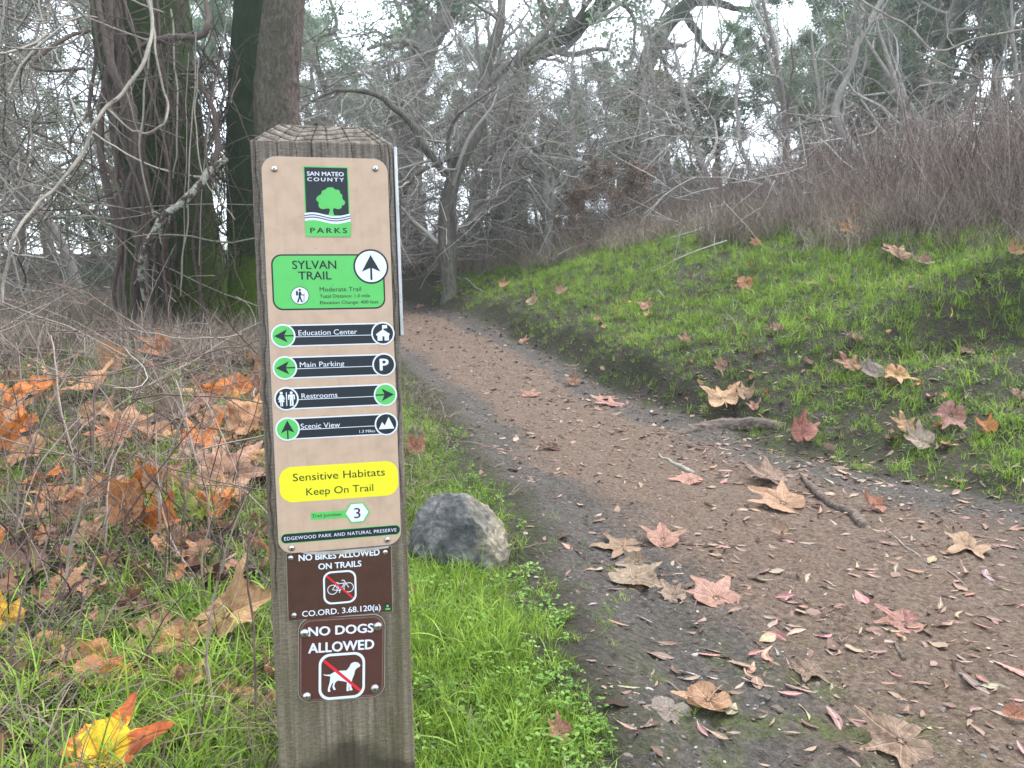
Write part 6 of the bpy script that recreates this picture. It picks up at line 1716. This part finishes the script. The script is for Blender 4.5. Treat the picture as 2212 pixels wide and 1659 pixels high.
HS = [(560, 1610, 1.0, 'dark dead stalk rising beside the left edge of the post', .12), (468, 1560, .85, 'upright dead stalk in front of the largest tan leaf', .0), (370, 1250, 1.0, 'tall dead stalk left of centre in the left verge', .03), (345, 1180, 1.1, 'dead stalk touching the upright curled leaf', -.04),
      (215, 1240, 1.1, 'dead stalk with a kink at middle left', .1), (85, 1290, 1.2, 'forked grey dead stalk low at the left', .0), (15, 1480, 1.0, 'dead stalk crossing the bright yellow leaf', -.1), (395, 1120, 1.1, 'dead stalk standing before the dark log', .1), (430, 1240, 1.0, 'dead stalk leaning toward the post', .2), (160, 1100, 1.2, 'thick dead stalk rising from the left verge', .02)]
for i, (px, py, s, lab, ln) in enumerate(HS):
    g, d = hit(px, py); o = ob('dead_stalk', STK[i % 6]); o.location = tuple(g); o.rotation_euler = (random.gauss(0, .08), ln, random.uniform(0, 6.28)); o.scale = (s,) * 3; tag(o, lab, 'stalk', 'dead stalks on the left verge')
for i in range(46):
    px = random.uniform(-30, 545); py = random.uniform(760, 1300)
    g, d = hit(px, py)
    if inpost(np.array([g[0]]), np.array([g[1]]), .03)[0]: continue
    o = ob('dead_stalk', STK[i % 6]); o.location = tuple(g); o.rotation_euler = (random.gauss(0, .15), random.gauss(0, .15), random.uniform(0, 6.28)); o.scale = (random.uniform(.6, 1.15),) * 3
    tag(o, 'thin brown dead stalk among the left verge tangle', 'stalk', 'thin dead stalks in the tangle')
x, y = sample(800, 1.5, 8.5, -47, -13, .5); r, l = masks(x, y)
k = (l < -.9) & (x < -.5 - .12 * y) & (rng.random(len(x)) < np.where(x > -.30 * y, .10, .35 + .5 * sst(y, 2.2, 3.6))) & ~inpost(x, y, .08); x, y = x[k], y[k]; n = len(x)
scatter('dead_stalks', STK, put(x, y), rots(n, .30), rng.uniform(.45, 1.0, n), rng.integers(0, 6, n), 'thin brown dead stems crowding the left verge')
tangle(150, -60, 560, 700, 1080, 2.2, 5.5, .3, .9, .0012, .0028, M_DSTEM, 'fallen dead stems criss crossing the left verge', .15, 8, .10, 'dead_stems', 2)
tangle(50, -60, 540, 640, 960, 2.6, 6, .4, 1.2, .0014, .0030, M_PALE, 'pale fallen stems criss crossing the left verge', .15, 8, .10, 'dead_stems', 1)

# ------------------------------------------------------------------ thin haze volume, added mostly to stand in for lens veiling
import bmesh as _bm
hz = _bm.new(); _bm.ops.create_cube(hz, size=1.0)
hm = bpy.data.meshes.new('haze'); hz.to_mesh(hm); hz.free()
mh = bpy.data.materials.new('veiling_haze'); mh.use_nodes = True
for nd in list(mh.node_tree.nodes): mh.node_tree.nodes.remove(nd)
o_ = mh.node_tree.nodes.new('ShaderNodeOutputMaterial'); v_ = mh.node_tree.nodes.new('ShaderNodeVolumePrincipled')
v_.inputs['Color'].default_value = (.93, .97, 1.0, 1); v_.inputs['Density'].default_value = HAZE; v_.inputs['Anisotropy'].default_value = 0.5
mh.node_tree.links.new(v_.outputs[0], o_.inputs['Volume']); hm.materials.append(mh)
ho = ob('haze', hm, loc=(0, 0, 3.5)); ho.scale = (152, 152, 29); tag(ho, kind='stuff')
